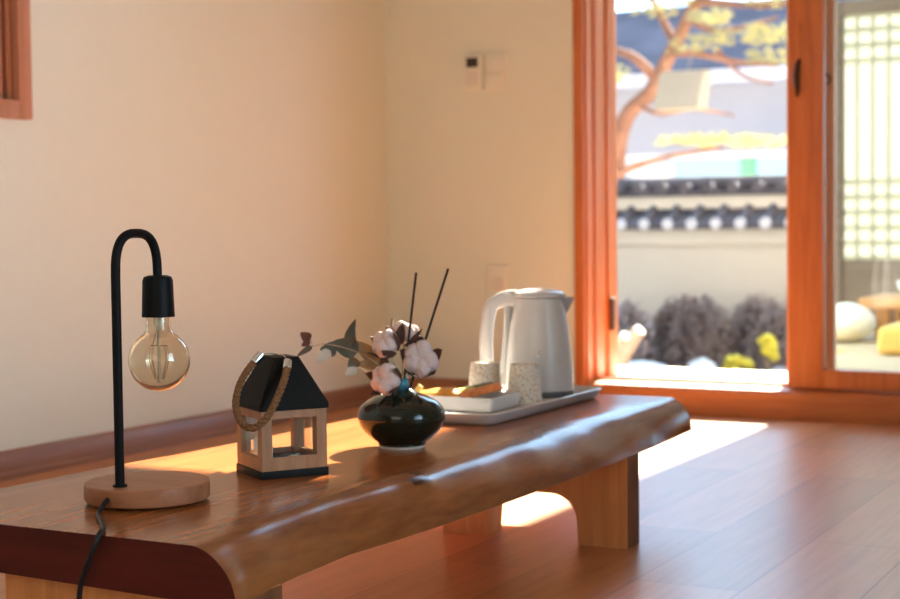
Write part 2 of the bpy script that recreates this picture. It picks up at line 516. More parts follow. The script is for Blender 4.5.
def add_lathe(bm, prof, n=48, cx=0, cy=0, mat=0, sx=1.0, sy=1.0):
    rings = []
    for r_, z in prof:
        if r_ < 1e-6:
            rings.append([bm.verts.new((cx, cy, z))])
        else:
            rings.append([bm.verts.new((cx+r_*sx*math.cos(2*PI*k/n), cy+r_*sy*math.sin(2*PI*k/n), z)) for k in range(n)])
    for a, b in zip(rings, rings[1:]):
        if len(a) == 1 and len(b) == 1:
            continue
        for k in range(n):
            if len(a) == 1:
                f = bm.faces.new((a[0], b[k], b[(k+1) % n]))
            elif len(b) == 1:
                f = bm.faces.new((a[k], a[(k+1) % n], b[0]))
            else:
                f = bm.faces.new((a[k], a[(k+1) % n], b[(k+1) % n], b[k]))
            f.material_index = mat

def lathe(prof, **k):
    bm = bmesh.new()
    add_lathe(bm, prof, **k)
    return bm

def smooth_prof(prof, n=6):
    return [(max(p.x, 0.0), p.y) for p in smooth_path([(a, b, 0) for a, b in prof], n)]

def add_blob(bm, c, r_, sub=3, amp=0.0, freq=3.0, seed=0, mat=0, scale=(1, 1, 1), rot=None):
    b = bmesh.new()
    bmesh.ops.create_icosphere(b, subdivisions=sub, radius=1.0)
    for v in b.verts:
        d = v.co.normalized()
        k = 1+amp*noise.noise(d*freq+Vector((seed*7.3, seed*3.1, seed*1.7)))
        p = Vector((d.x*scale[0], d.y*scale[1], d.z*scale[2]))*r_*k
        if rot is not None:
            p = rot @ p
        v.co = Vector(c)+p
    for f in b.faces:
        f.material_index = mat
    merge(bm, b)

def add_prism(bm, poly, axis, a, b, mat=0):
    # poly: 2-D points in the plane perpendicular to axis ('X': (y,z), 'Y': (x,z), 'Z': (x,y))
    def P(p, t):
        if axis == 'X': return (t, p[0], p[1])
        if axis == 'Y': return (p[0], t, p[1])
        return (p[0], p[1], t)
    A = [bm.verts.new(P(p, a)) for p in poly]
    B = [bm.verts.new(P(p, b)) for p in poly]
    n = len(poly)
    fs = [bm.faces.new(A), bm.faces.new(B[::-1])]
    for i in range(n):
        fs.append(bm.faces.new((A[i], A[(i+1) % n], B[(i+1) % n], B[i])))
    for f in fs:
        f.material_index = mat

# ------------------------------------------------------------------ the room
XL, XR, YF, YB, ZC = -2.72, 2.0, 4.62, -1.6, 2.35
DX0, DX1, DH = -2.003, -0.30, 2.135      # door opening
WT = 0.24                                # wall thickness
tag(obj('floor', box(XL-WT, XR+WT, YB-WT, YF, -0.06, 0.0), M['floor']), 'brown laminate plank floor of the room', 'floor', kind='structure')
tag(obj('ceiling', box(XL-WT, XR+WT, YB-WT, YF+WT, ZC, ZC+0.1), M['ceiling']), 'plain pale ceiling above the room', 'ceiling', kind='structure')

# left wall with a small window in it
WY0, WY1, WZ0, WZ1 = 1.95, 2.808, 0.928, 1.85
bm = bmesh.new()
add_box(bm, XL-WT, XL, YB-WT, WY0, 0, ZC)
add_box(bm, XL-WT, XL, WY1, YF+WT, 0, ZC)
add_box(bm, XL-WT, XL, WY0, WY1, 0, WZ0)
add_box(bm, XL-WT, XL, WY0, WY1, WZ1, ZC)
tag(obj('wall_left', bm, M['wall'], smooth=False), 'long off-white papered wall behind the low table', 'wall', kind='structure')
bm = bmesh.new()
add_box(bm, XL, DX0, YF, YF+WT, 0, ZC)
add_box(bm, DX0, DX1, YF, YF+WT, DH, ZC)
add_box(bm, DX1, XR+WT, YF, YF+WT, 0, ZC)
tag(obj('wall_far', bm, M['wall'], smooth=False), 'cream papered wall beside the garden door', 'wall', kind='structure')
tag(obj('wall_right', box(XR, XR+WT, YB-WT, YF, 0, ZC), M['wall'], smooth=False), 'off-white wall on the side away from the table', 'wall', kind='structure')
tag(obj('wall_back', box(XL, XR, YB-WT, YB, 0, ZC), M['wall'], smooth=False), 'off-white wall opposite the garden door', 'wall', kind='structure')

def profile_base(bm, axis, a, b, inner):
    # skirting: flat board with a small rounded top and a quarter-round shoe
    h = 0.070 if axis == 'Y' else 0.084
    if axis == 'Y':
        poly = [(inner, 0), (inner+0.020, 0), (inner+0.020, 0.012), (inner+0.014, 0.018), (inner+0.014, h-0.012), (inner+0.010, h-0.003), (inner+0.004, h), (inner, h)]
        add_prism(bm, poly, 'Y', a, b)
    else:
        poly = [(inner, 0), (inner-0.020, 0), (inner-0.020, 0.012), (inner-0.014, 0.018), (inner-0.014, h-0.012), (inner-0.010, h-0.003), (inner-0.004, h), (inner, h)]
        add_prism(bm, poly, 'X', a, b)
bm = bmesh.new(); profile_base(bm, 'Y', YB, YF, XL)
tag(obj('baseboard_left', bm, M['trim_wood_y']), 'brown wooden skirting board along the long wall', 'baseboard', kind='structure')
bm = bmesh.new(); profile_base(bm, 'X', XL+0.02, DX0-0.001, YF)
tag(obj('baseboard_far', bm, M['base_x']), 'brown wooden skirting board under the thermostat wall', 'baseboard', kind='structure')

# window in the left wall
win = thing('window_1', 'small brown wooden window high on the long wall', 'window', (XL, 2.4, 1.4), kind='structure')
fw = 0.045
bm = bmesh.new()
y0, y1, z0, z1 = WY0-2.4, WY1-2.4, WZ0-1.4, WZ1-1.4
add_box(bm, -0.10, 0.022, y1, y1+fw, z0-fw, z1+fw, 0.003)
add_box(bm, -0.10, 0.022, y0-fw, y0, z0-fw, z1+fw, 0.003)
add_box(bm, -0.10, 0.022, y0, y1, z0-fw, z0, 0.003)
add_box(bm, -0.10, 0.022, y0, y1, z1, z1+fw, 0.003)
obj('window_frame', bm, wood('window_frame_wood', (0.42, 0.165, 0.09, 1), (0.54, 0.225, 0.125, 1), 'Z', 7, 14, 0.45), win)
obj('shutter_panel', box(-0.09, -0.022, y0-0.01, y1+0.01, z0-0.01, z1+0.01), M['dark_wood'], win)
bm = bmesh.new()
k = 0
yy = y1-0.004
for wdt, gap in ((0.018, 0.014), (0.034, 0.02), (0.018, 0.03)):
    add_box(bm, -0.024, 0.004, yy-wdt, yy, z0, z1, 0.003)
    yy -= wdt+gap
while yy > y0+0.03:
    add_box(bm, -0.024, -0.006, yy-0.018, yy, z0, z1, 0.003)
    yy -= 0.07
obj('shutter_batten', bm, M['mid_wood'], win)

# garden door: casing, sill, sliding sash
bm = bmesh.new()
# left jamb: casing face, then a deep reveal with track strips
add_box(bm, DX0, DX0+0.034, YF-0.018, YF+WT+0.02, 0.0, DH+0.05, 0.004)
add_box(bm, DX0+0.033, DX0+0.041, YF+0.000, YF+0.022, 0.09, DH, 0.002)
add_box(bm, DX0+0.033, DX0+0.041, YF+0.070, YF+0.125, 0.09, DH, 0.002)
add_box(bm, DX0+0.033, DX0+0.041, YF+0.180, YF+WT+0.02, 0.09, DH, 0.002)
# right jamb
add_box(bm, DX1-0.09, DX1, YF-0.018, YF+WT+0.02, 0.0, DH+0.05, 0.004)
# head
add_box(bm, DX0+0.03, DX1-0.09, YF-0.018, YF+WT+0.02, DH-0.055, DH+0.05, 0.004)
tag(obj('trim_1', bm, M['trim_wood_z']), 'orange-brown stepped wooden casing round the garden door', 'door frame', kind='structure')
bm = bmesh.new()
add_prism(bm, [(YF-0.016, 0.0), (YF-0.016, 0.078), (YF-0.006, 0.088), (YF+0.02, 0.09), (YF+0.09, 0.09), (YF+0.09, 0.097), (YF+0.10, 0.097), (YF+0.10, 0.09), (YF+0.17, 0.09), (YF+0.17, 0.097), (YF+0.18, 0.097), (YF+0.18, 0.09), (YF+WT+0.03, 0.09), (YF+WT+0.03, 0.0)], 'X', DX0+0.0305, DX1-0.0905)
tag(obj('trim_2', bm, M['trim_wood_x']), 'orange-brown wooden door sill with two sliding tracks', 'door sill', kind='structure')
# latch keeper on the jamb
tag(obj('latch_keeper', box(DX0+0.0405, DX0+0.052, YF+0.185, YF+0.215, 0.25, 0.36, 0.002), M['bronze']), 'small dark metal latch plate low on the door jamb', 'latch')

SX0, SX1 = -1.300, DX1-0.10
door = thing('door_1', 'sliding wooden door sash with one tall glass pane', 'door', ((SX0+SX1)/2, YF+0.045, 0.0975), kind='structure')
hw = (SX1-SX0)/2
sh = DH-0.055-0.0975-0.002
st = 0.108
bm = bmesh.new()
add_box(bm, -hw, -hw+st, -0.02, 0.02, 0, sh, 0.004)
add_box(bm, hw-st, hw, -0.02, 0.02, 0, sh, 0.004)
add_box(bm, -hw+st, hw-st, -0.02, 0.02, 0, 0.057, 0.004)
add_box(bm, -hw+st, hw-st, -0.02, 0.02, sh-0.09, sh, 0.004)
obj('sash_frame', bm, M['trim_wood_z'], door)
obj('glass_pane', box(-hw+st-0.005, hw-st+0.005, -0.003, 0.003, 0.053, sh-0.085), M['pane'], door)
# recessed cup pull and lever on the stile (z about 1.06)
hd = lathe(smooth_prof([(0, 0.0), (0.010, 0.0005), (0.012, 0.003), (0.0135, 0.004)], 3), n=24)
hd.verts.ensure_lookup_table()
bm = bmesh.new()
add_tube(bm, smooth_path([(-hw+0.026, -0.021, 0.898), (-hw+0.030, -0.030, 0.920), (-hw+0.028, -0.034, 0.955), (-hw+0.030, -0.030, 0.99), (-hw+0.034, -0.021, 1.012)], 6), [0.004+0.006*math.sin(PI*i/24) for i in range(25)], n=12)
hobj = obj('door_handle', bm, M['bronze'], door)
hd.free()
obj('handle_plate', box(-hw+0.018, -hw+0.042, -0.0225, -0.0195, 0.885, 1.115, 0.001), M['trim_wood_z'], door)
obj('handle_cup', box(-hw+0.0195, -hw+0.0345, -0.026, -0.0215, 0.945, 0.972, 0.002), M['brass'], door)

# second sash, slid open behind the first in the outer track
door2 = thing('door_2', 'second wooden sash slid open behind the front sash', 'door', ((-1.336-0.42)/2, YF+0.150, 0.0975), kind='structure')
hw2 = (1.336-0.42)/2
bm = bmesh.new()
add_box(bm, -hw2, -hw2+0.150, -0.018, 0.018, 0, sh, 0.004)
add_box(bm, hw2-0.10, hw2, -0.018, 0.018, 0, sh, 0.004)
add_box(bm, -hw2+0.150, hw2-0.10, -0.018, 0.018, 0, 0.050, 0.004)
add_box(bm, -hw2+0.150, hw2-0.10, -0.018, 0.018, sh-0.09, sh, 0.004)
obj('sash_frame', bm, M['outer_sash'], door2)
obj('glass_pane', box(-hw2+0.145, hw2-0.095, -0.003, 0.003, 0.046, sh-0.085), M['pane'], door2)
bm = bmesh.new()
add_tube(bm, [(-hw2+0.128+0.011*math.cos(a), -0.022, 0.955+0.014*math.sin(a)) for a in [2*PI*i/24 for i in range(25)]], 0.003, n=8, caps=False)
add_box(bm, -hw2+0.124, -hw2+0.132, -0.024, -0.0175, 0.964, 0.974, 0.001)
obj('ring_pull', bm, M['bronze'], door2)

# ------------------------------------------------------------------ wall fittings
th = thing('thermostat', 'small ivory wall thermostat with a dark display', 'thermostat', (-2.372, YF, 1.128))
obj('housing', box(-0.036, 0.036, -0.020, 0, -0.058, 0.060, 0.005), M['plastic_ivory'], th)
obj('display', box(-0.022, 0.022, -0.0215, -0.0195, 0.018, 0.050, 0.0005), M['display'], th)
obj('button_panel', box(-0.024, 0.024, -0.0215, -0.0195, -0.045, 0.004, 0.0008), M['plastic_grey'], th)
sw = thing('light_switch', 'ivory light switch plate beside the thermostat', 'switch', (-2.288, YF, 1.126))
obj('plate', box(-0.038, 0.038, -0.010, 0, -0.062, 0.062, 0.004), M['plastic_ivory'], sw)
bm = bmesh.new()
add_box(bm, -0.028, 0.028, -0.0145, -0.009, 0.003, 0.048, 0.002)
obj('rocker', bm, M['plastic_ivory'], sw)
obj('rocker', box(-0.028, 0.028, -0.0145, -0.009, -0.048, -0.003, 0.002), M['plastic_ivory'], sw)
ou = thing('wall_outlet', 'ivory wall socket plate low behind the kettle', 'outlet', (-2.288, YF, 0.415))
obj('plate', box(-0.040, 0.040, -0.010, 0, -0.06, 0.06, 0.004), M['plastic_ivory'], ou)
bm = bmesh.new()
add_tube(bm, [(0, -0.009, 0.0), (0, -0.014, 0.0)], [0.024, 0.022], n=24)
obj('socket', bm, M['plastic_grey'], ou)

# ------------------------------------------------------------------ low table
TY0, TY1, TZ, TB = 1.385, 3.040, 0.240, 0.172
def interp(tab, y):
    if y <= tab[0][0]: return tab[0][1]
    for (a, va), (b, vb) in zip(tab, tab[1:]):
        if y <= b:
            t = (y-a)/(b-a); t = t*t*(3-2*t)*0.5+t*0.5
            return va+(vb-va)*t
    return tab[-1][1]
TOPX = [(1.385, -1.062), (1.47, -1.060), (1.61, -1.080), (1.77, -1.096), (1.94, -1.106), (2.12, -1.115), (2.31, -1.124), (2.43, -1.142), (2.54, -1.140), (2.70, -1.116), (2.88, -1.098), (2.98, -1.088), (3.04, -1.082)]
BOTX = [(1.385, -1.022), (1.44, -1.036), (1.56, -1.052), (1.69, -1.060), (1.80, -1.050), (1.94, -1.042), (2.10, -1.040), (2.28, -1.038), (2.49, -1.036), (2.76, -1.043), (3.04, -1.057)]
BACKX = [(1.385, -1.590), (1.59, -1.584), (1.83, -1.574), (1.96, -1.560), (2.2, -1.548), (2.49, -1.542), (2.8, -1.550), (3.04, -1.56)]

def slab():
    bm = bmesh.new()
    ny = 170
    nf = 14
    secs = []
    for i in range(ny+1):
        y = TY0+(TY1-TY0)*i/ny
        xt = interp(TOPX, y) - 0.004
        xb = interp(BOTX, y)
        xk = interp(BACKX, y)
        tbk = TB+0.011
        sec = [(xk+0.02, tbk), (xk+0.003, tbk+0.008), (xk, tbk+0.03), (xk, TZ-0.01), (xk+0.003, TZ-0.003), (xk+0.010, TZ)]
        for k in range(1, 8):
            t = k/8
            sec.append((xk+0.01+(xt-0.02-xk-0.01)*t, TZ))
        sec.append((xt-0.02, TZ))
        for k in range(1, nf+1):
            a = k/nf*PI/2
            u = k/nf
            ch = min(1.0, max(0.0, (y-1.40)/0.30))
            ex, ez = math.sin(a)**1.15, 1-math.cos(a)
            # bevelled waney edge: a tight crest, a slanting face, a small lower round
            cx_ = u/0.34*0.40 if u < 0.34 else 0.40+0.60*((u-0.34)/0.66)**0.85
            cz_ = 0.07*(u/0.34)**1.6 if u < 0.34 else 0.07+0.93*((u-0.34)/0.66)**1.05
            ch *= 0.55*min(1.0, max(0.0, (3.05-y)/0.22))
            x = xt-0.02+(xb-xt+0.02)*(ex*(1-ch)+cx_*ch)
            z = TZ-(TZ-TB)*(ez*(1-ch)+cz_*ch)
            wv = noise.noise(Vector((x*6, y*7, z*14)))*0.0022+noise.noise(Vector((x*20, y*16, z*26+3)))*0.0007
            wv *= math.sin(min(1, k/4)*PI/2)*(1 if k < nf-1 else 0.4)
            kn = math.exp(-((y-1.925)/0.035)**2-((z-0.232)/0.012)**2)
            x += wv+0.006*kn
            z += (wv*0.7+0.004*kn)*(1 if k < nf-1 else 0)
            z = min(z, TZ+0.002)
            sec.append((x, z))
        secs.append([bm.verts.new((x, y, z)) for x, z in sec])
    m = len(secs[0])
    nedge = m-nf-1
    for a, b in zip(secs, secs[1:]):
        for k in range(m):
            f = bm.faces.new((a[k], a[(k+1) % m], b[(k+1) % m], b[k]))
            f.material_index = 1 if nedge <= k < m-1 else 0
            cc = f.calc_center_median()
            if nedge <= k < m-1 and ((cc.y-1.925)/0.026)**2+((cc.z-0.2335)/0.0055)**2 < 1:
                f.material_index = 3
    for s_ in (secs[0], secs[-1]):
        f = bm.faces.new(s_)
        f.material_index = 2
    return bm

table = thing('low_table', 'long low live-edge wooden tea table with glossy top', 'table', (-1.3, 2.2, 0))
def rel(bm, dx, dy, dz=0.0):
    bmesh.ops.translate(bm, verts=bm.verts[:], vec=(-dx, -dy, -dz))
    return bm
sl = slab()
obj('tabletop', rel(sl, -1.3, 2.2), [M['slab'], M['slab_edge'], M['end_grain'], M['knot']], table, angle=50)
def leg_panel(y0, y1, xl, xr, z1):
    # one board across the table with an arch cut out between its two feet
    foot = 0.100
    r_ = 0.052
    zt = 0.094
    pts = [(xl, 0), (xl, z1+0.010), (xr, z1), (xr, 0), (xr-foot, 0)]
    a0 = (xr-foot, 0)
    for k in range(0, 11):
        a = k/10*PI/2
        pts.append((xr-foot-0.003-r_*(1-math.cos(a)), zt-r_+r_*math.sin(a)))
    for k in range(0, 11):
        a = PI/2-k/10*PI/2
        pts.append((xl+foot+0.003+r_*(1-math.cos(a)), zt-r_+r_*math.sin(a)))
    pts.append((xl+foot, 0))
    bm = bmesh.new()
    A = [bm.verts.new((x, y0, z)) for x, z in pts]
    B = [bm.verts.new((x, y1, z)) for x, z in pts]
    n = len(pts)
    # split the concave outline into simple faces: left foot + bridge + right foot
    def cap(V):
        top_l, top_r = V[1], V[2]
        right = V[3:16]      # foot corner, arch right up to top
        left = V[16:28]
        left = V[16:]
        bm.faces.new([V[2]]+right)
        bm.faces.new([V[1]]+[V[2], V[15], V[16]])
        bm.faces.new([V[0], V[1]]+left)
    cap(A); cap(B)
    for i in range(n):
        f = bm.faces.new((A[i], A[(i+1) % n], B[(i+1) % n], B[i]))
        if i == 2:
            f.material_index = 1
    return bm
obj('leg_panel', rel(leg_panel(1.440, 1.503, -1.428, -1.040, TB+0.002), -1.3, 2.2), [M['leg_wood'], M['leg_dark']], table, angle=30)
obj('leg_panel', rel(leg_panel(2.630, 2.690, -1.432, -1.040, TB+0.002), -1.3, 2.2), [M['leg_wood'], M['leg_dark']], table, angle=30)

# ------------------------------------------------------------------ table lamp
lamp = thing('table_lamp', 'black arched table lamp with a bare globe bulb on a round wooden base', 'lamp', (-1.318, 1.593, TZ))
H0 = 0.0275
prof = [(0, 0.003), (0.078, 0.003), (0.0815, 0.0045), (0.083, 0.008), (0.083, H0-0.0015), (0.0815, H0), (0, H0)]
obj('base', lathe(prof, n=72), M['lamp_wood'], lamp)
for a in (0.6, 2.7, 4.8):
    obj('rubber_foot', lathe([(0, 0), (0.009, 0), (0.009, 0.0035), (0, 0.0035)], n=16, cx=0.055*math.cos(a), cy=0.055*math.sin(a)), M['black_rubber'], lamp)
PY = -0.053
yr = 0.0815
pts = [(-0.002, PY, H0-0.001), (-0.002, PY, 0.12), (-0.002, PY, 0.22), (-0.002, PY, 0.305)]
cy, ry, rz = PY+yr/2, yr/2, 0.054
def sq(v, e=0.72): return math.copysign(abs(v)**e, v)
pts += [(-0.002+0.003*t/24, cy-ry*sq(math.cos(PI*t/24)), 0.305+rz*sq(math.sin(PI*t/24))) for t in range(0, 25)][1:]
pts += [(0.001, PY+yr, 0.29)]
obj('pole', tube(pts, 0.0062, n=20), M['black_metal'], lamp)
obj('pole_collar', lathe([(0, H0-0.001), (0.0095, H0-0.001), (0.0095, H0+0.002), (0.0065, H0+0.003), (0, H0+0.003)], n=24, cx=-0.002, cy=PY), M['black_metal'], lamp)
sx_, sy_ = 0.001, PY+yr
zs1, zs0 = 0.302, 0.246
prof = [(0, zs1), (0.0125, zs1), (0.0185, zs1-0.002), (0.0205, zs1-0.007), (0.0212, zs1-0.03), (0.0222, zs0), (0.0195, zs0), (0.019, zs0+0.012), (0, zs0+0.012)]
obj('socket', lathe(prof, n=40, cx=sx_, cy=sy_), M['black_metal'], lamp)
# globe bulb: thin glass shell, stem and filament inside
RB = 0.0415
zc = 0.187
def bulb_prof(rb, neck, ztop):
    p = []
    n = 26
    amax = PI-math.asin(neck/rb)*1.25
    for i in range(n+1):
        a = amax*i/n
        p.append((rb*math.sin(a), zc-rb*math.cos(a)))
    rl, zl = p[-1]
    p.append((neck*1.00, zl+0.006))
    p.append((neck*0.98, ztop))
    return p
bm = bmesh.new()
outer = bulb_prof(RB, 0.0168, zs0+0.004)
inner = bulb_prof(RB-0.0011, 0.0157, zs0+0.004)
add_lathe(bm, outer+inner[::-1], n=56, cx=sx_, cy=sy_)
bulb = obj('bulb', bm, M['bulb_glass'], lamp, angle=80)
bm = bmesh.new()
add_lathe(bm, [(0, zs0+0.01), (0.0072, zs0+0.01), (0.0066, zs0-0.010), (0.0036, zs0-0.017), (0.0020, zs0-0.020), (0.0020, zc-0.026), (0.0036, zc-0.029), (0, zc-0.031)], n=20, cx=sx_, cy=sy_)
obj('glass_stem', bm, M['glass_stem'], bulb)
bm = bmesh.new()
zt, zb = zc+0.020, zc-0.026
for k in range(8):
    a0, a1 = 2*PI*k/8, 2*PI*(k+0.5)/8
    add_tube(bm, smooth_path([(sx_+0.0105*math.cos(a0), sy_+0.0105*math.sin(a0), zt), (sx_+0.013*math.cos(a0), sy_+0.013*math.sin(a0), zc), (sx_+0.006*math.cos(a1), sy_+0.006*math.sin(a1), zb), (sx_+0.013*math.cos(a1+0.3), sy_+0.013*math.sin(a1+0.3), zc)], 5), 0.00022, n=5)
add_tube(bm, [(sx_, sy_, zs0-0.010), (sx_-0.011, sy_, zt)], 0.0005, n=5)
add_tube(bm, [(sx_, sy_, zs0-0.010), (sx_+0.004, sy_-0.008, zt)], 0.0005, n=5)
add_tube(bm, [(sx_-0.012, sy_-0.003, zt), (sx_+0.012, sy_+0.003, zt)], 0.0005, n=5)
obj('filament', bm, M['filament'], bulb)
# cord out of the foot of the base, over the near end of the table
lx, ly, lz = lamp.location
cord = [(-1.318, 1.522, 0.256), (-1.315, 1.508, 0.2545), (-1.309, 1.490, 0.247), (-1.300, 1.474, 0.2440), (-1.272, 1.446, 0.2440), (-1.243, 1.417, 0.2445), (-1.224, 1.396, 0.2448), (-1.216, 1.381, 0.2440), (-1.216, 1.374, 0.234), (-1.223, 1.372, 0.217), (-1.235, 1.373, 0.195), (-1.243, 1.374, 0.172), (-1.247, 1.374, 0.12), (-1.247, 1.374, 0.06), (-1.246, 1.372, 0.012), (-1.24, 1.34, 0.0045), (-1.21, 1.25, 0.0042), (-1.25, 1.12, 0.0042)]
cpath = smooth_path([(a-lx, b-ly, c-lz) for a, b, c in cord], 7)
obj('cord', tube(cpath, 0.0033, n=10), M['black_rubber'], lamp)

# ------------------------------------------------------------------ candle lantern
lang = math.atan2(0.831, 0.556)
lan = thing('candle_lantern', 'small wooden house-shaped lantern with black roof and rope handle', 'lantern', (-1.2744, 1.7940, TZ), lang)
A_, B_ = 0.106, 0.106          # along local x (wide face) and y (narrow face)
HP, HB, HR = 0.0115, 0.0875, 0.0755
obj('plinth', box(0, A_, 0, B_, 0, HP, 0.001), M['black_paint'], lan)
bm = bmesh.new()
i_ = 0.0015
pw = 0.0165
z0, z1 = HP, HP+HB
for (cx0, cy0) in ((i_, i_), (A_-i_-pw, i_), (i_, B_-i_-pw), (A_-i_-pw, B_-i_-pw)):
    add_box(bm, cx0, cx0+pw, cy0, cy0+pw, z0, z1, 0.0006)
for cy0 in (i_, B_-i_-0.008):
    add_box(bm, i_+pw, A_-i_-pw, cy0, cy0+0.008, z0, z0+0.019, 0.0006)
    add_box(bm, i_+pw, A_-i_-pw, cy0, cy0+0.008, z1-0.012, z1, 0.0006)
for cx0 in (i_, A_-i_-0.008):
    add_box(bm, cx0, cx0+0.008, i_+pw, B_-i_-pw, z0, z0+0.019, 0.0006)
    add_box(bm, cx0, cx0+0.008, i_+pw, B_-i_-pw, z1-0.012, z1, 0.0006)
obj('body_frame', bm, M['lantern_wood'], lan, smooth=False)
obj('inner_floor', box(i_+0.009, A_-i_-0.009, i_+0.009, B_-i_-0.009, HP, HP+0.012), M['black_paint'], lan)
for (a, b, c, d) in ((pw, A_-pw, 0.0045, 0.006), (pw, A_-pw, B_-0.006, B_-0.0045)):
    obj('glass_pane', box(a, b, c, d, z0+0.017, z1-0.010), M['pane'], lan)
for (a, b, c, d) in ((0.0045, 0.006, pw, B_-pw), (A_-0.006, A_-0.0045, pw, B_-pw)):
    obj('glass_pane', box(a, b, c, d, z0+0.017, z1-0.010), M['pane'], lan)
# hipped roof with a small flat top
bm = bmesh.new()
zr0, zr1, zr2 = z1, z1+0.008, z1+HR
e = 0.001
low = [(-e, -e), (A_+e, -e), (A_+e, B_+e), (-e, B_+e)]
tx0, tx1, ty0, ty1 = 0.034, 0.072, 0.0265, 0.0795
top = [(tx0, ty0), (tx1, ty0), (tx1, ty1), (tx0, ty1)]
v0 = [bm.verts.new((x, y, zr0)) for x, y in low]
v1 = [bm.verts.new((x, y, zr1)) for x, y in low]
v2 = [bm.verts.new((x, y, zr2)) for x, y in top]
bm.faces.new(v0); bm.faces.new(v2)
for a, b in ((v0, v1), (v1, v2)):
    for k in range(4):
        bm.faces.new((a[k], a[(k+1) % 4], b[(k+1) % 4], b[k]))
bmesh.ops.bevel(bm, geom=bm.edges[:], offset=0.0008, segments=1, affect='EDGES')
obj('roof', bm, M['roof_paint'], lan, angle=20)
# rope handle: three twisted strands on a drooping loop
inv = lan.matrix_basis.inverted()
Ml = Matrix.Translation(lan.location) @ Matrix.Rotation(lang, 4, 'Z')
inv = Ml.inverted()
ropepts = [(-1.3074, 1.8393, 0.4145), (-1.3118, 1.8250, 0.4022), (-1.3142, 1.8080, 0.3860), (-1.3110, 1.7895, 0.3674), (-1.3037, 1.7754, 0.3489), (-1.2937, 1.7685, 0.3328), (-1.2800, 1.7662, 0.3215), (-1.2652, 1.7673, 0.3207), (-1.2528, 1.7721, 0.3301), (-1.2453, 1.7816, 0.3465), (-1.2436, 1.7972, 0.3665), (-1.2477, 1.8163, 0.3833), (-1.2526, 1.8303, 0.3964), (-1.2589, 1.8422, 0.4069)]
rp = smooth_path([inv @ Vector(p) for p in ropepts], 14)
bm = bmesh.new()
tot = 0
cum = [0]
for a, b in zip(rp, rp[1:]):
    cum.append(cum[-1]+(b-a).length)
T0 = None
frames = []
for i in range(len(rp)):
    t = (rp[min(i+1, len(rp)-1)]-rp[max(i-1, 0)]).normalized()
    if T0 is None:
        u = t.cross(Vector((0, 0, 1))).normalized()
    else:
        u = (T0.rotation_difference(t) @ u)
        u = (u-t*u.dot(t)).normalized()
    T0 = t
    frames.append((u.copy(), t.cross(u)))
for s_ in range(3):
    sp = []
    for i, p in enumerate(rp):
        a = cum[i]/0.024*2*PI+s_*2*PI/3
        u, v = frames[i]
        sp.append(p+(u*math.cos(a)+v*math.sin(a))*0.0027)
    add_tube(bm, sp, 0.0031, n=9)
obj('rope_handle', bm, M['rope'], lan)
for a, b in ((rp[0]+(rp[0]-rp[6]).normalized()*0.006, rp[10]), (rp[-1]+(rp[-1]-rp[-7]).normalized()*0.004, rp[-12])):
    bm = bmesh.new()
    d = (b-a).normalized()
    add_tube(bm, [a, a+d*0.001, b-d*0.001, b], [0.0055, 0.0066, 0.0066, 0.0060], n=16)
    obj('rope_ferrule', bm, M['steel'], lan)
bm = bmesh.new()
wa, wb = rp[0]+(rp[0]-rp[6]).normalized()*0.005, rp[-1]+(rp[-1]-rp[-7]).normalized()*0.003
tc_ = Vector(((tx0+tx1)/2, (ty0+ty1)/2, zr2))
add_tube(bm, smooth_path([wa, wa.lerp(tc_, 0.5)+Vector((0, 0, 0.003)), tc_+Vector((0, 0, 0.001)), wb.lerp(tc_, 0.5)+Vector((0, 0, 0.004)), wb], 8), 0.0010, n=8)
obj('wire_loop', bm, M['steel'], lan)
# candle inside
cp = Ml @ Vector((0.030, 0.070, HP+0.012))
cd_ = thing('candle', 'short cream candle standing inside the lantern', 'candle', cp)
obj('wax', lathe(smooth_prof([(0, 0), (0.014, 0), (0.0142, 0.002), (0.0142, 0.026), (0.0125, 0.0275), (0.006, 0.0262), (0, 0.026)], 3), n=32), M['wax'], cd_)
obj('wick', tube([(0, 0, 0.025), (0.0005, 0, 0.030), (0.0015, 0, 0.033)], 0.0007, n=6), M['black_paint'], cd_)

# ------------------------------------------------------------------ vase with cotton and reeds
VX, VY = -1.257, 2.170
vase = thing('vase', 'squat dark glazed vase holding cotton stems and reeds', 'vase', (VX, VY, TZ))
prof = [(0, 0.004), (0.036, 0.004), (0.040, 0.009), (0.052, 0.018), (0.064, 0.030), (0.0715, 0.045), (0.0728, 0.055), (0.069, 0.066), (0.058, 0.077), (0.042, 0.0855), (0.026, 0.092), (0.015, 0.099), (0.0115, 0.107), (0.012, 0.113), (0.0128, 0.1145), (0.0105, 0.1145), (0.009, 0.108), (0.010, 0.100), (0.018, 0.092)]
obj('body', lathe(smooth_prof(prof, 5), n=72), M['vase'], vase, angle=60)
obj('foot_ring', lathe([(0, 0), (0.0365, 0), (0.0375, 0.001), (0.0375, 0.005), (0.036, 0.0065), (0, 0.0065)], n=56), M['vase_foot'], vase)
UX, UY = math.cos(R(28.2)), math.sin(R(28.2))
def vloc(u, d, z):
    # millimetres: u to the side along the table's diagonal, d away, z above the table
    return Vector((VX+(UX*u-UY*d)/1000, VY+(UY*u+UX*d)/1000, TZ+z/1000))
MOUTH = (0, 0, 110)

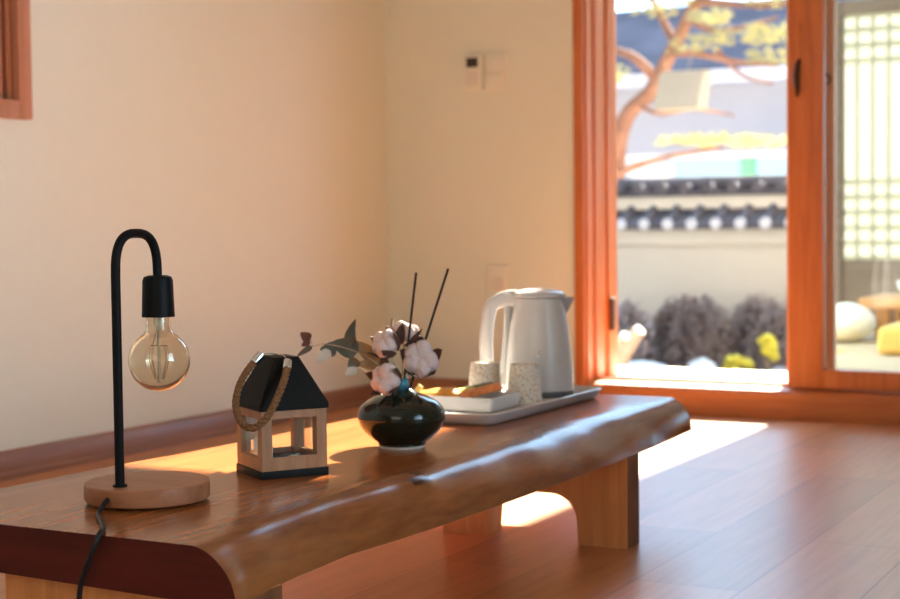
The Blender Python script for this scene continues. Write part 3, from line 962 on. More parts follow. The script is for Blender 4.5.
def cotton(name, path, bu, bd, bz, rad, seed, label, tilt=(0, 0, 1)):
    base = vloc(*MOUTH)
    t = thing(name, label, 'dried flower', base, group='cotton stems in the vase')
    pp = [vloc(*p)-base for p in path]
    obj('stem', tube(smooth_path(pp, 6), [0.0017-0.0006*i/(6*(len(pp)-1)) for i in range(6*(len(pp)-1)+1)], n=8), M['twig'], t)
    c = vloc(bu, bd, bz)-base
    ax = Vector(tilt).normalized()
    q = Vector((0, 0, 1)).rotation_difference(ax)
    rnd = random.Random(seed)
    for k in range(5):
        a = 2*PI*k/5+rnd.random()*0.4+seed
        off = q @ Vector((math.cos(a)*0.52, math.sin(a)*0.52, 0.10*rnd.uniform(-1, 1)))*rad
        lob = bmesh.new()
        add_blob(lob, c+off, rad*0.60, sub=3, amp=0.16, freq=2.2, seed=seed*5+k, scale=(1, 1, 1.12))
        obj('cotton_lock', lob, M['cotton'], t)
    # dry bracts clasping the boll from behind
    for k in range(5):
        a = 2*PI*(k+0.5)/5+seed
        b = bmesh.new()
        rows = []
        for i in range(7):
            s_ = i/6
            ang = -1.25+s_*1.75
            rr = rad*1.12
            cen = Vector((math.cos(a)*math.cos(ang), math.sin(a)*math.cos(ang), math.sin(ang)))*rr
            if s_ > 0.7:
                cen += Vector((math.cos(a), math.sin(a), 0.2))*rad*0.35*(s_-0.7)/0.3
            wd = rad*0.42*math.sin(PI*min(1, s_*0.9+0.1))**0.8*(1 if s_ < 1 else 0.02)+0.0004
            sd = Vector((-math.sin(a), math.cos(a), 0))
            nrm = cen.normalized()*0.0006
            rows.append([b.verts.new(c+q @ (cen-sd*wd-nrm*1.5)), b.verts.new(c+q @ (cen+nrm*3)), b.verts.new(c+q @ (cen+sd*wd-nrm*1.5)), b.verts.new(c+q @ (cen-nrm*2))])
        for r0, r1 in zip(rows, rows[1:]):
            for k2 in range(4):
                b.faces.new((r0[k2], r0[(k2+1) % 4], r1[(k2+1) % 4], r1[k2]))
        b.faces.new(rows[0]); b.faces.new(rows[-1])
        obj('bract', b, M['bract'], t)
    return t
# px offsets times 1.66 mm, from the vase mouth
cotton('cotton_stem', [(0, 0, 70), (-2, -3, 108), (-13, -18, 116), (-20, -26, 117)], -25, -34, 117, 0.0235, 1, 'lowest cotton boll, leaning over the near shoulder of the vase', (-0.1, -0.95, 0.25))
cotton('cotton_stem', [(0, 0, 70), (-3, 2, 115), (-14, 4, 148), (-22, 2, 163)], -26, -4, 172, 0.0220, 2, 'cotton boll with dark bracts on the side of the eucalyptus sprig', (-0.3, -0.75, 0.6))
cotton('cotton_stem', [(0, 0, 70), (2, 4, 118), (4, 16, 160), (4, 22, 182)], 8, 26, 190, 0.0215, 3, 'topmost cotton boll, standing highest behind the reeds', (0.3, 0.2, 0.95))
cotton('cotton_stem', [(0, 0, 70), (3, 0, 115), (16, 2, 128), (27, 2, 138)], 33, -2, 146, 0.0270, 4, 'largest cotton boll, on the kettle side of the vase', (0.45, -0.75, 0.35))

def leaf_mesh(bm, base, direction, normal, length, width, cup=0.25, tip=0.6):
    d = Vector(direction).normalized()
    n = Vector(normal)
    n = (n-d*n.dot(d)).normalized()
    s_ = d.cross(n)
    N, Wn = 10, 6
    top, bot = [], []
    for i in range(N+1):
        t = i/N
        wd = width*0.5*(math.sin(PI*t**tip)**0.75 if 0 < t < 1 else 0.0)+0.0003
        rt, rb = [], []
        for j in range(Wn+1):
            q = j/Wn*2-1
            p = Vector(base)+d*length*t+s_*wd*q+n*(cup*width*(q*q-0.4)*0.5*math.sin(PI*t)-cup*length*0.3*t*t)
            rt.append(bm.verts.new(p+n*0.0003)); rb.append(bm.verts.new(p-n*0.0003))
        top.append(rt); bot.append(rb)
    for i in range(N):
        for j in range(Wn):
            bm.faces.new((top[i][j], top[i][j+1], top[i+1][j+1], top[i+1][j]))
            bm.faces.new((bot[i][j], bot[i+1][j], bot[i+1][j+1], bot[i][j+1]))
        for j, s2 in ((0, 1), (Wn, -1)):
            bm.faces.new((top[i][j], top[i+1][j], bot[i+1][j], bot[i][j]))
    for i in (0, N):
        for j in range(Wn):
            bm.faces.new((top[i][j], top[i][j+1], bot[i][j+1], bot[i][j]))
def vdir(u, d, z):
    return Vector((UX*u-UY*d, UY*u+UX*d, z))
def leaf(parent, base, pos, dr, nr, L, Wd, mat, label=None, cup=0.25, tip=0.6):
    b = bmesh.new()
    leaf_mesh(b, vloc(*pos)-base, vdir(*dr), vdir(*nr), L*1.2/1000, Wd*1.25/1000, cup, tip)
    o = obj('leaf', b, mat, parent)
    if label: o['label'] = label
    return o
def mm(px, py):      # photo-plane offsets, converted once to millimetres from the vase mouth
    return ((px-404)*1.66, (388-py)*1.66+98)
def sprig_stem(t, base, pts, r0=1.1, r1=0.5):
    pp = [vloc(*p)-base for p in pts]
    sp = smooth_path(pp, 6)
    obj('stem', tube(sp, [(r0+(r1-r0)*i/(len(sp)-1))/1000 for i in range(len(sp))], n=7), M['twig'], t)
b0 = vloc(*MOUTH)
eu = thing('eucalyptus_sprig', 'upper eucalyptus sprig with dark round leaves reaching farthest from the vase', 'dried leaves', b0)
sprig_stem(eu, b0, [(0, 0, 75), (-4, 2, 112), (-30, -8, 134), (-60, -4, 153), (-92, -2, 166), (-128, 0, 173), (-145, 0, 170), (-150, 0, 190)])
leaf(eu, b0, (-105, 0, 163), (-1, -0.05, 0.05), (0.0, -1, 0.3), 24, 20, M['leaf_grey'])
leaf(eu, b0, (-116, -4, 162), (-0.75, -0.2, -0.62), (0.1, -1, 0.5), 26, 15, M['leaf_pale'], 'silvery underside leaf')
leaf(eu, b0, (-146, 0, 169), (-0.85, 0, -0.5), (0, -1, 0.6), 26, 8, M['leaf_grey'])
leaf(eu, b0, (-149, 0, 180), (-0.7, -0.1, 0.5), (-0.3, -1, 0.1), 17, 14, M['bract'], 'small dark curled leaf')
leaf(eu, b0, (-150, 2, 178), (-0.75, 0.2, -0.45), (-0.4, -1, 0.0), 15, 9, M['bract'])
leaf(eu, b0, (-70, 2, 160), (-0.92, 0.1, 0.32), (0.0, -1, 0.25), 40, 27, M['leaf_grey'])
leaf(eu, b0, (-83, 6, 164), (0.05, 0.2, 1.0), (-0.8, -0.8, 0.1), 42, 24, M['leaf_grey'], cup=0.5, tip=0.5)
leaf(eu, b0, (-34, 6, 140), (-0.75, 0.0, 0.62), (0.3, -1, 0.1), 52, 20, M['leaf_brown'], 'large brown leaf')
leaf(eu, b0, (-36, -4, 136), (-0.95, -0.1, 0.12), (0.1, -0.8, 0.7), 34, 16, M['leaf_brown'])
eu2 = thing('eucalyptus_sprig', 'short lower eucalyptus twig with one grey and one silvery leaf', 'dried leaves', b0)
sprig_stem(eu2, b0, [(0, 0, 72), (-5, -4, 110), (-32, -12, 119), (-56, -10, 127), (-84, -8, 142), (-112, -6, 155)])
leaf(eu2, b0, (-74, -9, 132), (-0.35, -0.1, 0.9), (-0.2, -1, 0.3), 19, 17, M['leaf_grey'])
leaf(eu2, b0, (-72, -10, 133), (-0.85, -0.2, -0.4), (0.1, -1, 0.6), 19, 14, M['leaf_pale'], 'silvery underside leaf')
leaf(eu2, b0, (-30, -8, 120), (0.1, 0.2, 1.0), (-0.5, -1, 0.1), 34, 16, M['leaf_grey'])

def reed(top, label):
    a = vloc(*top[0]); b = vloc(*top[1])
    t = obj('diffuser_reed', tube([Vector((0, 0, 0)), (b-a)*0.5, b-a], 0.0021, n=10), M['reed'], loc=a)
    tag(t, label, 'reed', 'diffuser reeds in the vase')
reed([(-5.5, -2, 30), (27, 6, 289)], 'more upright dark reed stick in the vase')
reed([(-7.0, 3, 34), (80.0, 3, 295)], 'slanting dark reed stick in the vase, leaning towards the kettle')

# ------------------------------------------------------------------ tray, cups, snack dish, kettle
TX0, TX1, TTY0, TTY1 = -1.495, -1.232, 2.455, 2.985
tcx, tcy = (TX0+TX1)/2, (TTY0+TTY1)/2
def rrect(hx, hy, r_, n=6):
    out = []
    for cx, cy, a0 in ((hx-r_, hy-r_, 0), (-hx+r_, hy-r_, 90), (-hx+r_, -hy+r_, 180), (hx-r_, -hy+r_, 270)):
        for k in range(n+1):
            a = R(a0+90*k/n)
            out.append((cx+r_*math.cos(a), cy+r_*math.sin(a)))
    return out
def tray_mesh(hx, hy, levels, n=6):
    # levels: (inset, z, corner radius), outer bottom -> rim -> inner floor
    bm = bmesh.new()
    rings = []
    for ins, z, r_ in levels:
        rings.append([bm.verts.new((x, y, z)) for x, y in rrect(hx-ins, hy-ins, r_, n)])
    m = len(rings[0])
    for a, b in zip(rings, rings[1:]):
        for k in range(m):
            bm.faces.new((a[k], a[(k+1) % m], b[(k+1) % m], b[k]))
    bm.faces.new(rings[0]); bm.faces.new(rings[-1])
    return bm
tray = thing('serving_tray', 'white melamine tray at the far end of the table under the kettle', 'tray', (tcx, tcy, TZ))
hx, hy = (TX1-TX0)/2, (TTY1-TTY0)/2
obj('tray_body', tray_mesh(hx, hy, [(0.014, 0.0, 0.02), (0.006, 0.004, 0.024), (0.0, 0.016, 0.026), (-0.003, 0.021, 0.027), (0.001, 0.0225, 0.026), (0.006, 0.020, 0.022), (0.013, 0.011, 0.018), (0.018, 0.0095, 0.014)]), M['melamine'], tray, angle=50)
TF = TZ+0.0095

dish = thing('snack_dish', 'small white rectangular dish of snack packets on the tray', 'dish', (-1.385, 2.632, TF))
obj('dish_body', tray_mesh(0.096, 0.062, [(0.004, 0.0, 0.006), (0.001, 0.002, 0.008), (0.0, 0.025, 0.009), (0.001, 0.0275, 0.009), (0.004, 0.0275, 0.007), (0.005, 0.025, 0.007), (0.007, 0.006, 0.006), (0.010, 0.004, 0.004)]), M['melamine'], dish, angle=50)

def packet(loc, rot, L, Wd, T, mat, label, seed):
    bm = bmesh.new()
    nx, ny = 16, 8
    rnd = random.Random(seed)
    def P(i, j, s_):
        u, v = i/nx*2-1, j/ny*2-1
        k = (max(0, 1-abs(u)**3))**0.6*(max(0, 1-abs(v)**2.4))**0.7
        cr = noise.noise(Vector((u*2.2, v*1.6, seed*3.7)))*0.0022*k
        return Vector((u*L/2, v*Wd/2, s_*(T/2*k+0.0004)+cr))
    tp = [[bm.verts.new(P(i, j, 1)) for j in range(ny+1)] for i in range(nx+1)]
    bt = [[bm.verts.new(P(i, j, -1)) for j in range(ny+1)] for i in range(nx+1)]
    for i in range(nx):
        for j in range(ny):
            bm.faces.new((tp[i][j], tp[i+1][j], tp[i+1][j+1], tp[i][j+1]))
            bm.faces.new((bt[i][j], bt[i][j+1], bt[i+1][j+1], bt[i+1][j]))
    for i in range(nx):
        for j in (0, ny):
            bm.faces.new((tp[i][j], tp[i+1][j], bt[i+1][j], bt[i][j]))
    for j in range(ny):
        for i in (0, nx):
            bm.faces.new((tp[i][j], tp[i][j+1], bt[i][j+1], bt[i][j]))
    o = obj('snack_packet', bm, mat, loc=loc)
    o.rotation_euler = rot
    tag(o, label, 'snack packet', 'snack packets in the white dish')
packet((-1.440, 2.610, 0.2775), (R(12), R(-5), R(38)), 0.100, 0.045, 0.012, M['pk_amber'], 'amber snack packet in the dish, nearest the vase', 1)
packet((-1.395, 2.640, 0.279), (R(16), R(-6), R(30)), 0.060, 0.035, 0.009, M['pk_yellow'], 'pale yellow snack packet in the middle of the dish', 2)
packet((-1.375, 2.672, 0.281), (R(22), R(-10), R(40)), 0.075, 0.040, 0.010, M['pk_green'], 'dark green snack packet propped towards the cups', 3)
packet((-1.345, 2.630, 0.2835), (R(18), R(-14), R(30)), 0.085, 0.034, 0.010, M['pk_orange'], 'orange snack packet in the dish, nearest the kettle', 4)
packet((-1.463, 2.585, 0.2805), (R(20), R(-55), R(30)), 0.034, 0.028, 0.008, M['pk_yellow'], 'small yellow-green packet sticking up by the vase', 5)

def cup(loc, label):
    t = thing('paper_cup', label, 'cup', loc, group='upturned paper cups')
    obj('cup_wall', lathe([(0.0360, 0.003), (0.0355, 0.006), (0.0292, 0.0770), (0.0285, 0.0780), (0.0272, 0.0780), (0.0266, 0.0745), (0, 0.0740)], n=48), M['cup'], t)
    obj('rolled_rim', lathe([(0.0350, 0.0002), (0.0368, 0.0006), (0.0374, 0.0020), (0.0368, 0.0034), (0.0352, 0.0036), (0.0342, 0.0020), (0.0350, 0.0002)], n=48), M['cup_rim'], t)
cup((-1.308, 2.752, TF), 'speckled paper cup standing upside down in front of the kettle body')
cup((-1.405, 2.768, TF), 'speckled paper cup upside down under the kettle handle')

KX, KY = -1.345, 2.903
kaz = R(28.2+180)            # handle side
ket = thing('electric_kettle', 'white electric kettle standing on the far end of the tray', 'kettle', (KX, KY, TF), 0)
hdx, hdy = math.cos(kaz), math.sin(kaz)
obj('power_base', lathe([(0, 0), (0.070, 0), (0.073, 0.002), (0.073, 0.008), (0.070, 0.011), (0, 0.011)], n=64), M['kettle_base'], ket)
prof = smooth_prof([(0, 0.0115), (0.066, 0.0115), (0.0705, 0.014), (0.0715, 0.022), (0.0705, 0.06), (0.0665, 0.11), (0.0595, 0.16), (0.0535, 0.190), (0.0515, 0.203)], 5)+[(0.050, 0.205), (0, 0.205)]
obj('body', lathe(prof, n=64), M['kettle'], ket, angle=60)
# lid, slightly domed, longer on the handle side
bm = bmesh.new()
add_lathe(bm, smooth_prof([(0.0535, 0.2055), (0.0560, 0.207), (0.0560, 0.2115), (0.053, 0.2155), (0.042, 0.2195), (0.024, 0.223), (0, 0.2245)], 4)+[], n=64)
add_lathe(bm, [(0.0535, 0.2055), (0, 0.2055)], n=64)
# thumb tab running out over the handle
tb_ = [(0.050, 0.2105, 0.020), (0.066, 0.2135, 0.0165), (0.080, 0.2115, 0.013), (0.0885, 0.2075, 0.009)]
tr_, br_ = [], []
for a, z, hw_ in tb_:
    tr_.append([bm.verts.new((hdx*a-hdy*s_, hdy*a+hdx*s_, z+0.0035*(1-abs(s_)/hw_))) for s_ in (-hw_, -hw_*0.5, 0, hw_*0.5, hw_)])
    br_.append([bm.verts.new((hdx*a-hdy*s_, hdy*a+hdx*s_, z-0.005)) for s_ in (-hw_, -hw_*0.5, 0, hw_*0.5, hw_)])
for i in range(3):
    for j in range(4):
        bm.faces.new((tr_[i][j], tr_[i][j+1], tr_[i+1][j+1], tr_[i+1][j]))
        bm.faces.new((br_[i][j], br_[i+1][j], br_[i+1][j+1], br_[i][j+1]))
    for j in (0, 4):
        bm.faces.new((tr_[i][j], tr_[i+1][j], br_[i+1][j], br_[i][j]))
for i in (0, 3):
    for j in range(4):
        bm.faces.new((tr_[i][j], tr_[i][j+1], br_[i][j+1], br_[i][j]))
obj('lid', bm, M['kettle'], ket, angle=60)
bm = bmesh.new()
hp = [(0.046, 0.2035), (0.070, 0.2025), (0.091, 0.195), (0.102, 0.182), (0.1085, 0.150), (0.112, 0.115), (0.111, 0.080), (0.107, 0.055), (0.097, 0.040), (0.080, 0.034), (0.066, 0.034)]
sp = smooth_path([(hdx*a, hdy*a, z) for a, z in hp], 7)
rr = []
for i in range(len(sp)):
    t = i/(len(sp)-1)
    rr.append(0.0125 if t > 0.2 else 0.0165-0.004*t/0.2)
add_tube(bm, sp, rr, n=20, flat=1.15)
obj('handle', bm, M['kettle'], ket)
bm = bmesh.new()
st_ = smooth_path([(hdx*0.058, hdy*0.058, 0.207), (hdx*0.063, hdy*0.063, 0.19), (hdx*0.0645, hdy*0.0645, 0.16), (hdx*0.068, hdy*0.068, 0.11), (hdx*0.0725, hdy*0.0725, 0.06), (hdx*0.0725, hdy*0.0725, 0.025)], 6)
add_tube(bm, st_, 0.0085, n=16)
obj('handle_mount', bm, M['kettle_grey'], ket)
# spout: triangular beak on the side away from the handle
bm = bmesh.new()
def ks(a, s_, z):
    return (-hdx*a-(-hdy)*s_*-1, -hdy*a+(-hdx)*s_*-1, z)
A = [ks(0.048, 0.022, 0.204), ks(0.048, -0.022, 0.204), ks(0.076, -0.003, 0.206), ks(0.076, 0.003, 0.206)]
B = [ks(0.052, 0.008, 0.158), ks(0.052, -0.008, 0.158), ks(0.0585, -0.001, 0.170), ks(0.0585, 0.001, 0.170)]
va = [bm.verts.new(p) for p in A]; vb = [bm.verts.new(p) for p in B]
bm.faces.new(va); bm.faces.new(vb)
for k in range(4):
    bm.faces.new((va[k], va[(k+1) % 4], vb[(k+1) % 4], vb[k]))
bmesh.ops.bevel(bm, geom=bm.edges[:], offset=0.0012, segments=2, affect='EDGES')
obj('spout', bm, M['kettle_grey'], ket)
obj('level_window', box(-0.0015, 0.0015, -0.0015, 0.0015, 0, 0.014, 0.0006), M['steel'], ket, loc=(0.0690*math.cos(R(-66)), 0.0690*math.sin(R(-66)), 0.086))


# ------------------------------------------------------------------ outside: ground, deck, garden wall
GZ = -0.60
tag(obj('ground', box(-60, 40, YF+WT+0.35, 90, GZ-0.2, GZ), M['soil'], smooth=False), 'bare brown garden ground', 'ground', kind='structure')
tag(obj('foundation', box(XL-WT, XR+WT, YF+0.001, YF+WT+0.35, GZ-0.2, -0.002), M['stone_grey'], smooth=False), 'stone footing under the garden door', 'footing', kind='structure')
bm = bmesh.new()
yb = YF+WT+0.035
for k in range(2):
    add_box(bm, XL, XR, yb+k*0.165, yb+k*0.165+0.162, 0.045, 0.09, 0.003)
tag(obj('deck', bm, M['deck'], loc=(0, 0, 0)), 'bleached wooden veranda boards outside the garden door', 'deck', kind='structure')
bm = bmesh.new()
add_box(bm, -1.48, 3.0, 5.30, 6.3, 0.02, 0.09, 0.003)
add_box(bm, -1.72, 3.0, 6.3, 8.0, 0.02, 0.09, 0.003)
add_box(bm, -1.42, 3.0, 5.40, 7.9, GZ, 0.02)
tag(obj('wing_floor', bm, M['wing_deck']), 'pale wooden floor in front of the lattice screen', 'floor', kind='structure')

# wing with a papered lattice screen
WY = 8.0
wing = thing('lattice_screen', 'wooden wall with backlit paper lattice beyond the glass sash', 'screen', (-1.0, WY, 0.09))
wx = lambda x: x+1.0
L0, L1, LZ0, LZ1 = -1.949, -0.30, 0.40, 1.69
bm = bmesh.new()
add_box(bm, wx(L0)-0.050, wx(L0), -0.03, 0.05, 0, LZ1-0.09+0.07, 0.004)
add_box(bm, wx(L1), wx(L1)+0.06, -0.03, 0.05, 0, LZ1-0.09+0.07, 0.004)
add_box(bm, wx(L0), wx(L1), -0.03, 0.05, LZ1-0.09, LZ1-0.09+0.07, 0.004)
obj('screen_frame', bm, M['wing_wood'], wing)
obj('screen_post', box(wx(L0)-0.115, wx(L0)-0.051, -0.05, 0.07, 0, LZ1-0.02, 0.005), M['wing_post'], wing)
obj('lower_panel', box(wx(L0), wx(L1), -0.01, 0.03, 0, LZ0-0.09+0.015, 0.003), M['wing_wood'], wing)
obj('paper_sheet', box(wx(L0)+0.001, wx(L1)-0.001, 0.020, 0.022, LZ0-0.09+0.016, LZ1-0.09-0.001), M['paper'], wing)
bm = bmesh.new()
pit = 0.0805
x = L0+0.058+0.0225/2
bw = 0.0225
k = 0
while x < L1-0.02:
    add_box(bm, wx(x)-bw*0.28, wx(x)+bw*0.28, -0.012, 0.018, LZ0-0.09+0.016, LZ1-0.09-0.001)
    x += pit
    k += 1
pz = 0.0795
def hbar(z, h=0.0265):
    add_box(bm, wx(L0)+0.001, wx(L1)-0.001, 0.004, 0.018, z-0.09-h/2, z-0.09+h/2)
z = 0.425
for k in range(5):
    hbar(z); z += pz
hbar(z)
zt = 1.4505
for k in range(4):
    hbar(zt+k*pz)
obj('lattice_bars', bm, M['lattice'], wing, smooth=False)
# unseen upper wing and roof, added to keep sun off the right-hand floor
wb = thing('wing_sun_blocker', 'unseen taller wing added beyond the lattice screen to block the sun', 'building', (0.6, 8.6, GZ))
bm = bmesh.new()
add_box(bm, -2.20, 2.6, -0.50, 2.4, 2.40, 3.96)
obj('sun_blocking_wall', bm, M['plaster'], wb, smooth=False)
for px_ in (-2.14, 0.2, 2.5):
    obj('post', box(px_-0.06, px_+0.06, -0.48, -0.36, 0, 2.40), M['wing_wood'], wb)
bm = bmesh.new()
add_prism(bm, [(-0.56, 3.95), (-0.56, 4.10), (0.95, 6.2), (2.5, 4.10), (2.5, 3.95)], 'X', -2.41, 2.7)  # verge and ridge shaped to cut the sun on the tabletop
obj('roof', bm, M['tile'], wb, smooth=False)

# things on the wing floor
tb = thing('floor_table', 'honey-coloured low table in front of the lattice screen', 'table', (-1.22, 7.05, 0.09))
obj('tabletop', box(-0.37, 0.45, -0.25, 0.25, 0.135, 0.185, 0.008), M['orange_wood'], tb)
for sx0 in (-0.27, 0.35):
    for sy0 in (-0.2, 0.2):
        obj('leg', box(sx0-0.03, sx0+0.03, sy0-0.03, sy0+0.03, 0, 0.135, 0.004), M['orange_wood'], tb)
cu = bmesh.new()
add_blob(cu, (0, 0, 0.083), 1.0, sub=4, amp=0.06, freq=2.5, seed=11, scale=(0.135, 0.14, 0.085))
tag(obj('floor_cushion', cu, M['white_cloth'], loc=(-1.615, 6.66, 0.09)), 'plump white cushion on the pale floor beside the honey-coloured table', 'cushion')
cu = bmesh.new()
add_box(cu, -0.20, 0.20, -0.16, 0.16, 0, 0.115, 0.035, seg=4)
for v in cu.verts:
    v.co += Vector((noise.noise(v.co*9), noise.noise(v.co*9+Vector((5, 0, 0))), 0))*0.010
tag(obj('floor_cushion', cu, M['yellow_cloth'], loc=(-1.13, 6.15, 0.09), angle=70), 'square yellow cushion in front of the honey-coloured table', 'cushion')
bw_ = thing('bowl', 'pale bluish bowl standing on the honey-coloured table', 'bowl', (-1.40, 7.0, 0.2755))
obj('bowl_body', lathe(smooth_prof([(0, 0), (0.03, 0), (0.032, 0.006), (0.05, 0.03), (0.062, 0.065), (0.060, 0.066), (0.047, 0.032), (0.02, 0.012), (0, 0.011)], 4), n=40), M['blue_cloth'], bw_)

# garden wall with tiled coping
GY = 13.0
gw = thing('garden_wall', 'cream plastered garden wall with grey tiled coping', 'wall', (-4.5, GY, GZ))
WH = 1.21       # plaster height above the ground
x0, x1 = -6.5, 6.5
obj('plaster_body', box(x0, x1, 0.0, 0.42, -0.1, WH-0.05), M['plaster'], gw, smooth=False)
obj('eave_band', box(x0, x1, -0.05, 0.47, WH-0.17, WH-0.035, 0.01), M['plaster_light'], gw)
bm = bmesh.new()
zt0 = WH-0.035
add_prism(bm, [(-0.14, zt0), (-0.14, zt0+0.045), (0.16, zt0+0.19), (0.26, zt0+0.19), (0.56, zt0+0.045), (0.56, zt0)], 'X', x0, x1)
pitch_t = 0.222
k = 0
x = x0+0.1
ends = bmesh.new()
while x < x1:
    add_tube(bm, [(x, -0.15, zt0+0.052), (x, 0.17, zt0+0.205)], 0.047, n=12)
    add_tube(bm, [(x, 0.57, zt0+0.052), (x, 0.25, zt0+0.205)], 0.047, n=12)
    add_tube(ends, [(x, -0.150, zt0+0.050), (x, -0.172, zt0+0.046)], [0.050, 0.050], n=20)
    x += pitch_t
obj('coping_tiles', bm, M['tile'], gw)
obj('tile_end', ends, M['tile_end'], gw)
obj('mortar_course', box(x0, x1, 0.10, 0.32, zt0+0.18, zt0+0.30, 0.01), M['plaster_light'], gw)
bm = bmesh.new()
add_box(bm, x0, x1, 0.05, 0.37, zt0+0.30, zt0+0.345, 0.01)
x = x0+0.2
while x < x1:
    add_tube(bm, [(x, 0.02, zt0+0.36), (x, 0.40, zt0+0.36)], 0.055, n=14)
    x += pitch_t
add_tube(bm, [(x0, 0.21, zt0+0.40), (x1, 0.21, zt0+0.40)], 0.075, n=14)
obj('ridge_tiles', bm, M['tile'], gw)

# bare azalea bushes along the foot of the wall
def bush(loc, rx, ry, rz, n, mat, label, seed, mat2=None):
    rnd = random.Random(seed)
    t = thing('bare_bush', label, 'bush', loc)
    bm = bmesh.new()
    for i in range(n):
        a = rnd.uniform(0, 2*PI)
        e_ = math.asin(rnd.uniform(0.05, 1))
        d = Vector((math.cos(a)*math.cos(e_)*rx, math.sin(a)*math.cos(e_)*ry, math.sin(e_)*rz))*rnd.uniform(0.82, 1.0)
        st0 = Vector((d.x*0.12, d.y*0.12, 0))
        mid = st0.lerp(d, 0.55)+Vector((rnd.uniform(-1, 1), rnd.uniform(-1, 1), rnd.uniform(-0.4, 1)))*0.05
        add_tube(bm, [st0, mid, d], [0.009, 0.006, 0.002], n=4, caps=False)
        for q in range(4):
            f0 = mid.lerp(d, rnd.uniform(0.1, 0.9))
            g = f0+Vector((rnd.uniform(-1, 1), rnd.uniform(-1, 1), rnd.uniform(-0.3, 1)))*0.085
            add_tube(bm, [f0, g], [0.004, 0.0015], n=3, caps=False)
    obj('twigs', bm, mat, t)
    bm = bmesh.new()
    for i in range(n*9):
        a = rnd.uniform(0, 2*PI)
        e_ = math.asin(rnd.uniform(0.0, 1))
        d = Vector((math.cos(a)*math.cos(e_)*rx, math.sin(a)*math.cos(e_)*ry, math.sin(e_)*rz))*rnd.uniform(0.55, 0.98)
        u = Vector((rnd.gauss(0, 1), rnd.gauss(0, 1), rnd.gauss(0, 1))).normalized()
        v = u.orthogonal().normalized()
        L = rnd.uniform(0.02, 0.04)
        p = [d+u*L, d+v*L*0.5, d-u*L, d-v*L*0.5]
        bm.faces.new([bm.verts.new(q) for q in p])
    lo = obj('dry_leaves', bm, mat2 or mat, t, smooth=False)
    return t
bush((-4.80, 12.15, GZ), 0.30, 0.32, 0.58, 170, M['bush'], 'low rounded bare bush at the jamb end of the row', 1, M['bush_b'])
bush((-4.13, 12.15, GZ), 0.34, 0.34, 0.64, 230, M['bush'], 'dark rounded bare bush in the middle of the front row', 2)
bush((-3.47, 12.15, GZ), 0.29, 0.32, 0.58, 170, M['bush_b'], 'grey twiggy bush next to the door stile', 3, M['bush'])
bush((-4.52, 12.72, GZ), 0.34, 0.22, 0.62, 170, M['bush'], 'dark bare bush close to the plaster wall, behind the jamb-end bush', 5)
bush((-3.83, 12.72, GZ), 0.32, 0.22, 0.64, 170, M['bush'], 'dark bare bush close to the plaster wall, behind the middle bush', 6, M['bush_b'])
bush((-3.20, 12.72, GZ), 0.28, 0.22, 0.90, 110, M['bush_b'], 'tall loose grey bush rising above the others by the stile', 4)
def stone(loc, sc, mat, label, seed):
    bm = bmesh.new()
    add_blob(bm, (0, 0, sc[2]*0.8), 1.0, sub=3, amp=0.25, freq=1.6, seed=seed, scale=sc)
    tag(obj('garden_stone', bm, mat, loc=loc, angle=25), label, 'stone')
stone((-3.95, 11.62, GZ), (0.12, 0.10, 0.08), M['stone'], 'white stone at the foot of the middle bush', 1)
stone((-4.45, 11.62, GZ), (0.22, 0.12, 0.06), M['stone'], 'flat pale stone at the foot of the jamb-side bush', 2)
stone((-3.28, 11.5, GZ), (0.10, 0.08, 0.06), M['stone_grey'], 'small grey stone beside the yellow plant', 3)
def yplant(loc, h, w_, n, label, seed):
    rnd = random.Random(seed)
    t = thing('yellow_plant', label, 'plant', loc)
    bm = bmesh.new()
    bl = bmesh.new()
    for i in range(n):
        a = rnd.uniform(0, 2*PI)
        top = Vector((math.cos(a)*w_*rnd.random(), math.sin(a)*w_*rnd.random(), h*rnd.uniform(0.5, 1)))
        add_tube(bm, [(0, 0, 0), top*0.5+Vector((0, 0, 0.02)), top], [0.006, 0.004, 0.002], n=5)
        add_blob(bl, top, 0.045*rnd.uniform(0.7, 1.2), sub=1, amp=0.3, seed=i, scale=(1, 0.6, 0.8))
    obj('stem', bm, M['twig'], t)
    obj('leaves', bl, M['yellow_leaf'], t)
yplant((-3.68, 11.62, GZ), 0.16, 0.13, 16, 'low spreading yellow-leaved plant beside the white stone', 1)
yplant((-3.43, 11.66, GZ), 0.32, 0.06, 14, 'upright yellow-leaved plant close to the door stile', 2)
# pruned branch stub just beyond the jamb
ps = thing('branch_stub', 'pinkish pruned branch stub with pale cut ends beside the door jamb', 'branch', (-2.95, 7.1, GZ))
obj('stub', tube(smooth_path([(0, 0, 0), (0.02, 0, 0.30), (0.09, 0, 0.50), (0.16, 0, 0.62), (0.215, -0.01, 0.685)], 6), [0.06-0.028*i/24 for i in range(25)], n=14), M['bark_pale'], ps)
bm = bmesh.new()
add_tube(bm, smooth_path([(0.09, 0, 0.50), (0.10, -0.03, 0.60), (0.155, -0.05, 0.66)], 5), [0.032-0.008*i/10 for i in range(11)], n=12)
obj('side_stub', bm, M['bark_pale'], ps)
obj('cut_end', tube([(0.212, -0.0098, 0.682), (0.222, -0.011, 0.692)], 0.027, n=16), M['stone'], ps)
obj('cut_end', tube([(0.150, -0.048, 0.655), (0.161, -0.052, 0.666)], 0.026, n=16), M['stone'], ps)

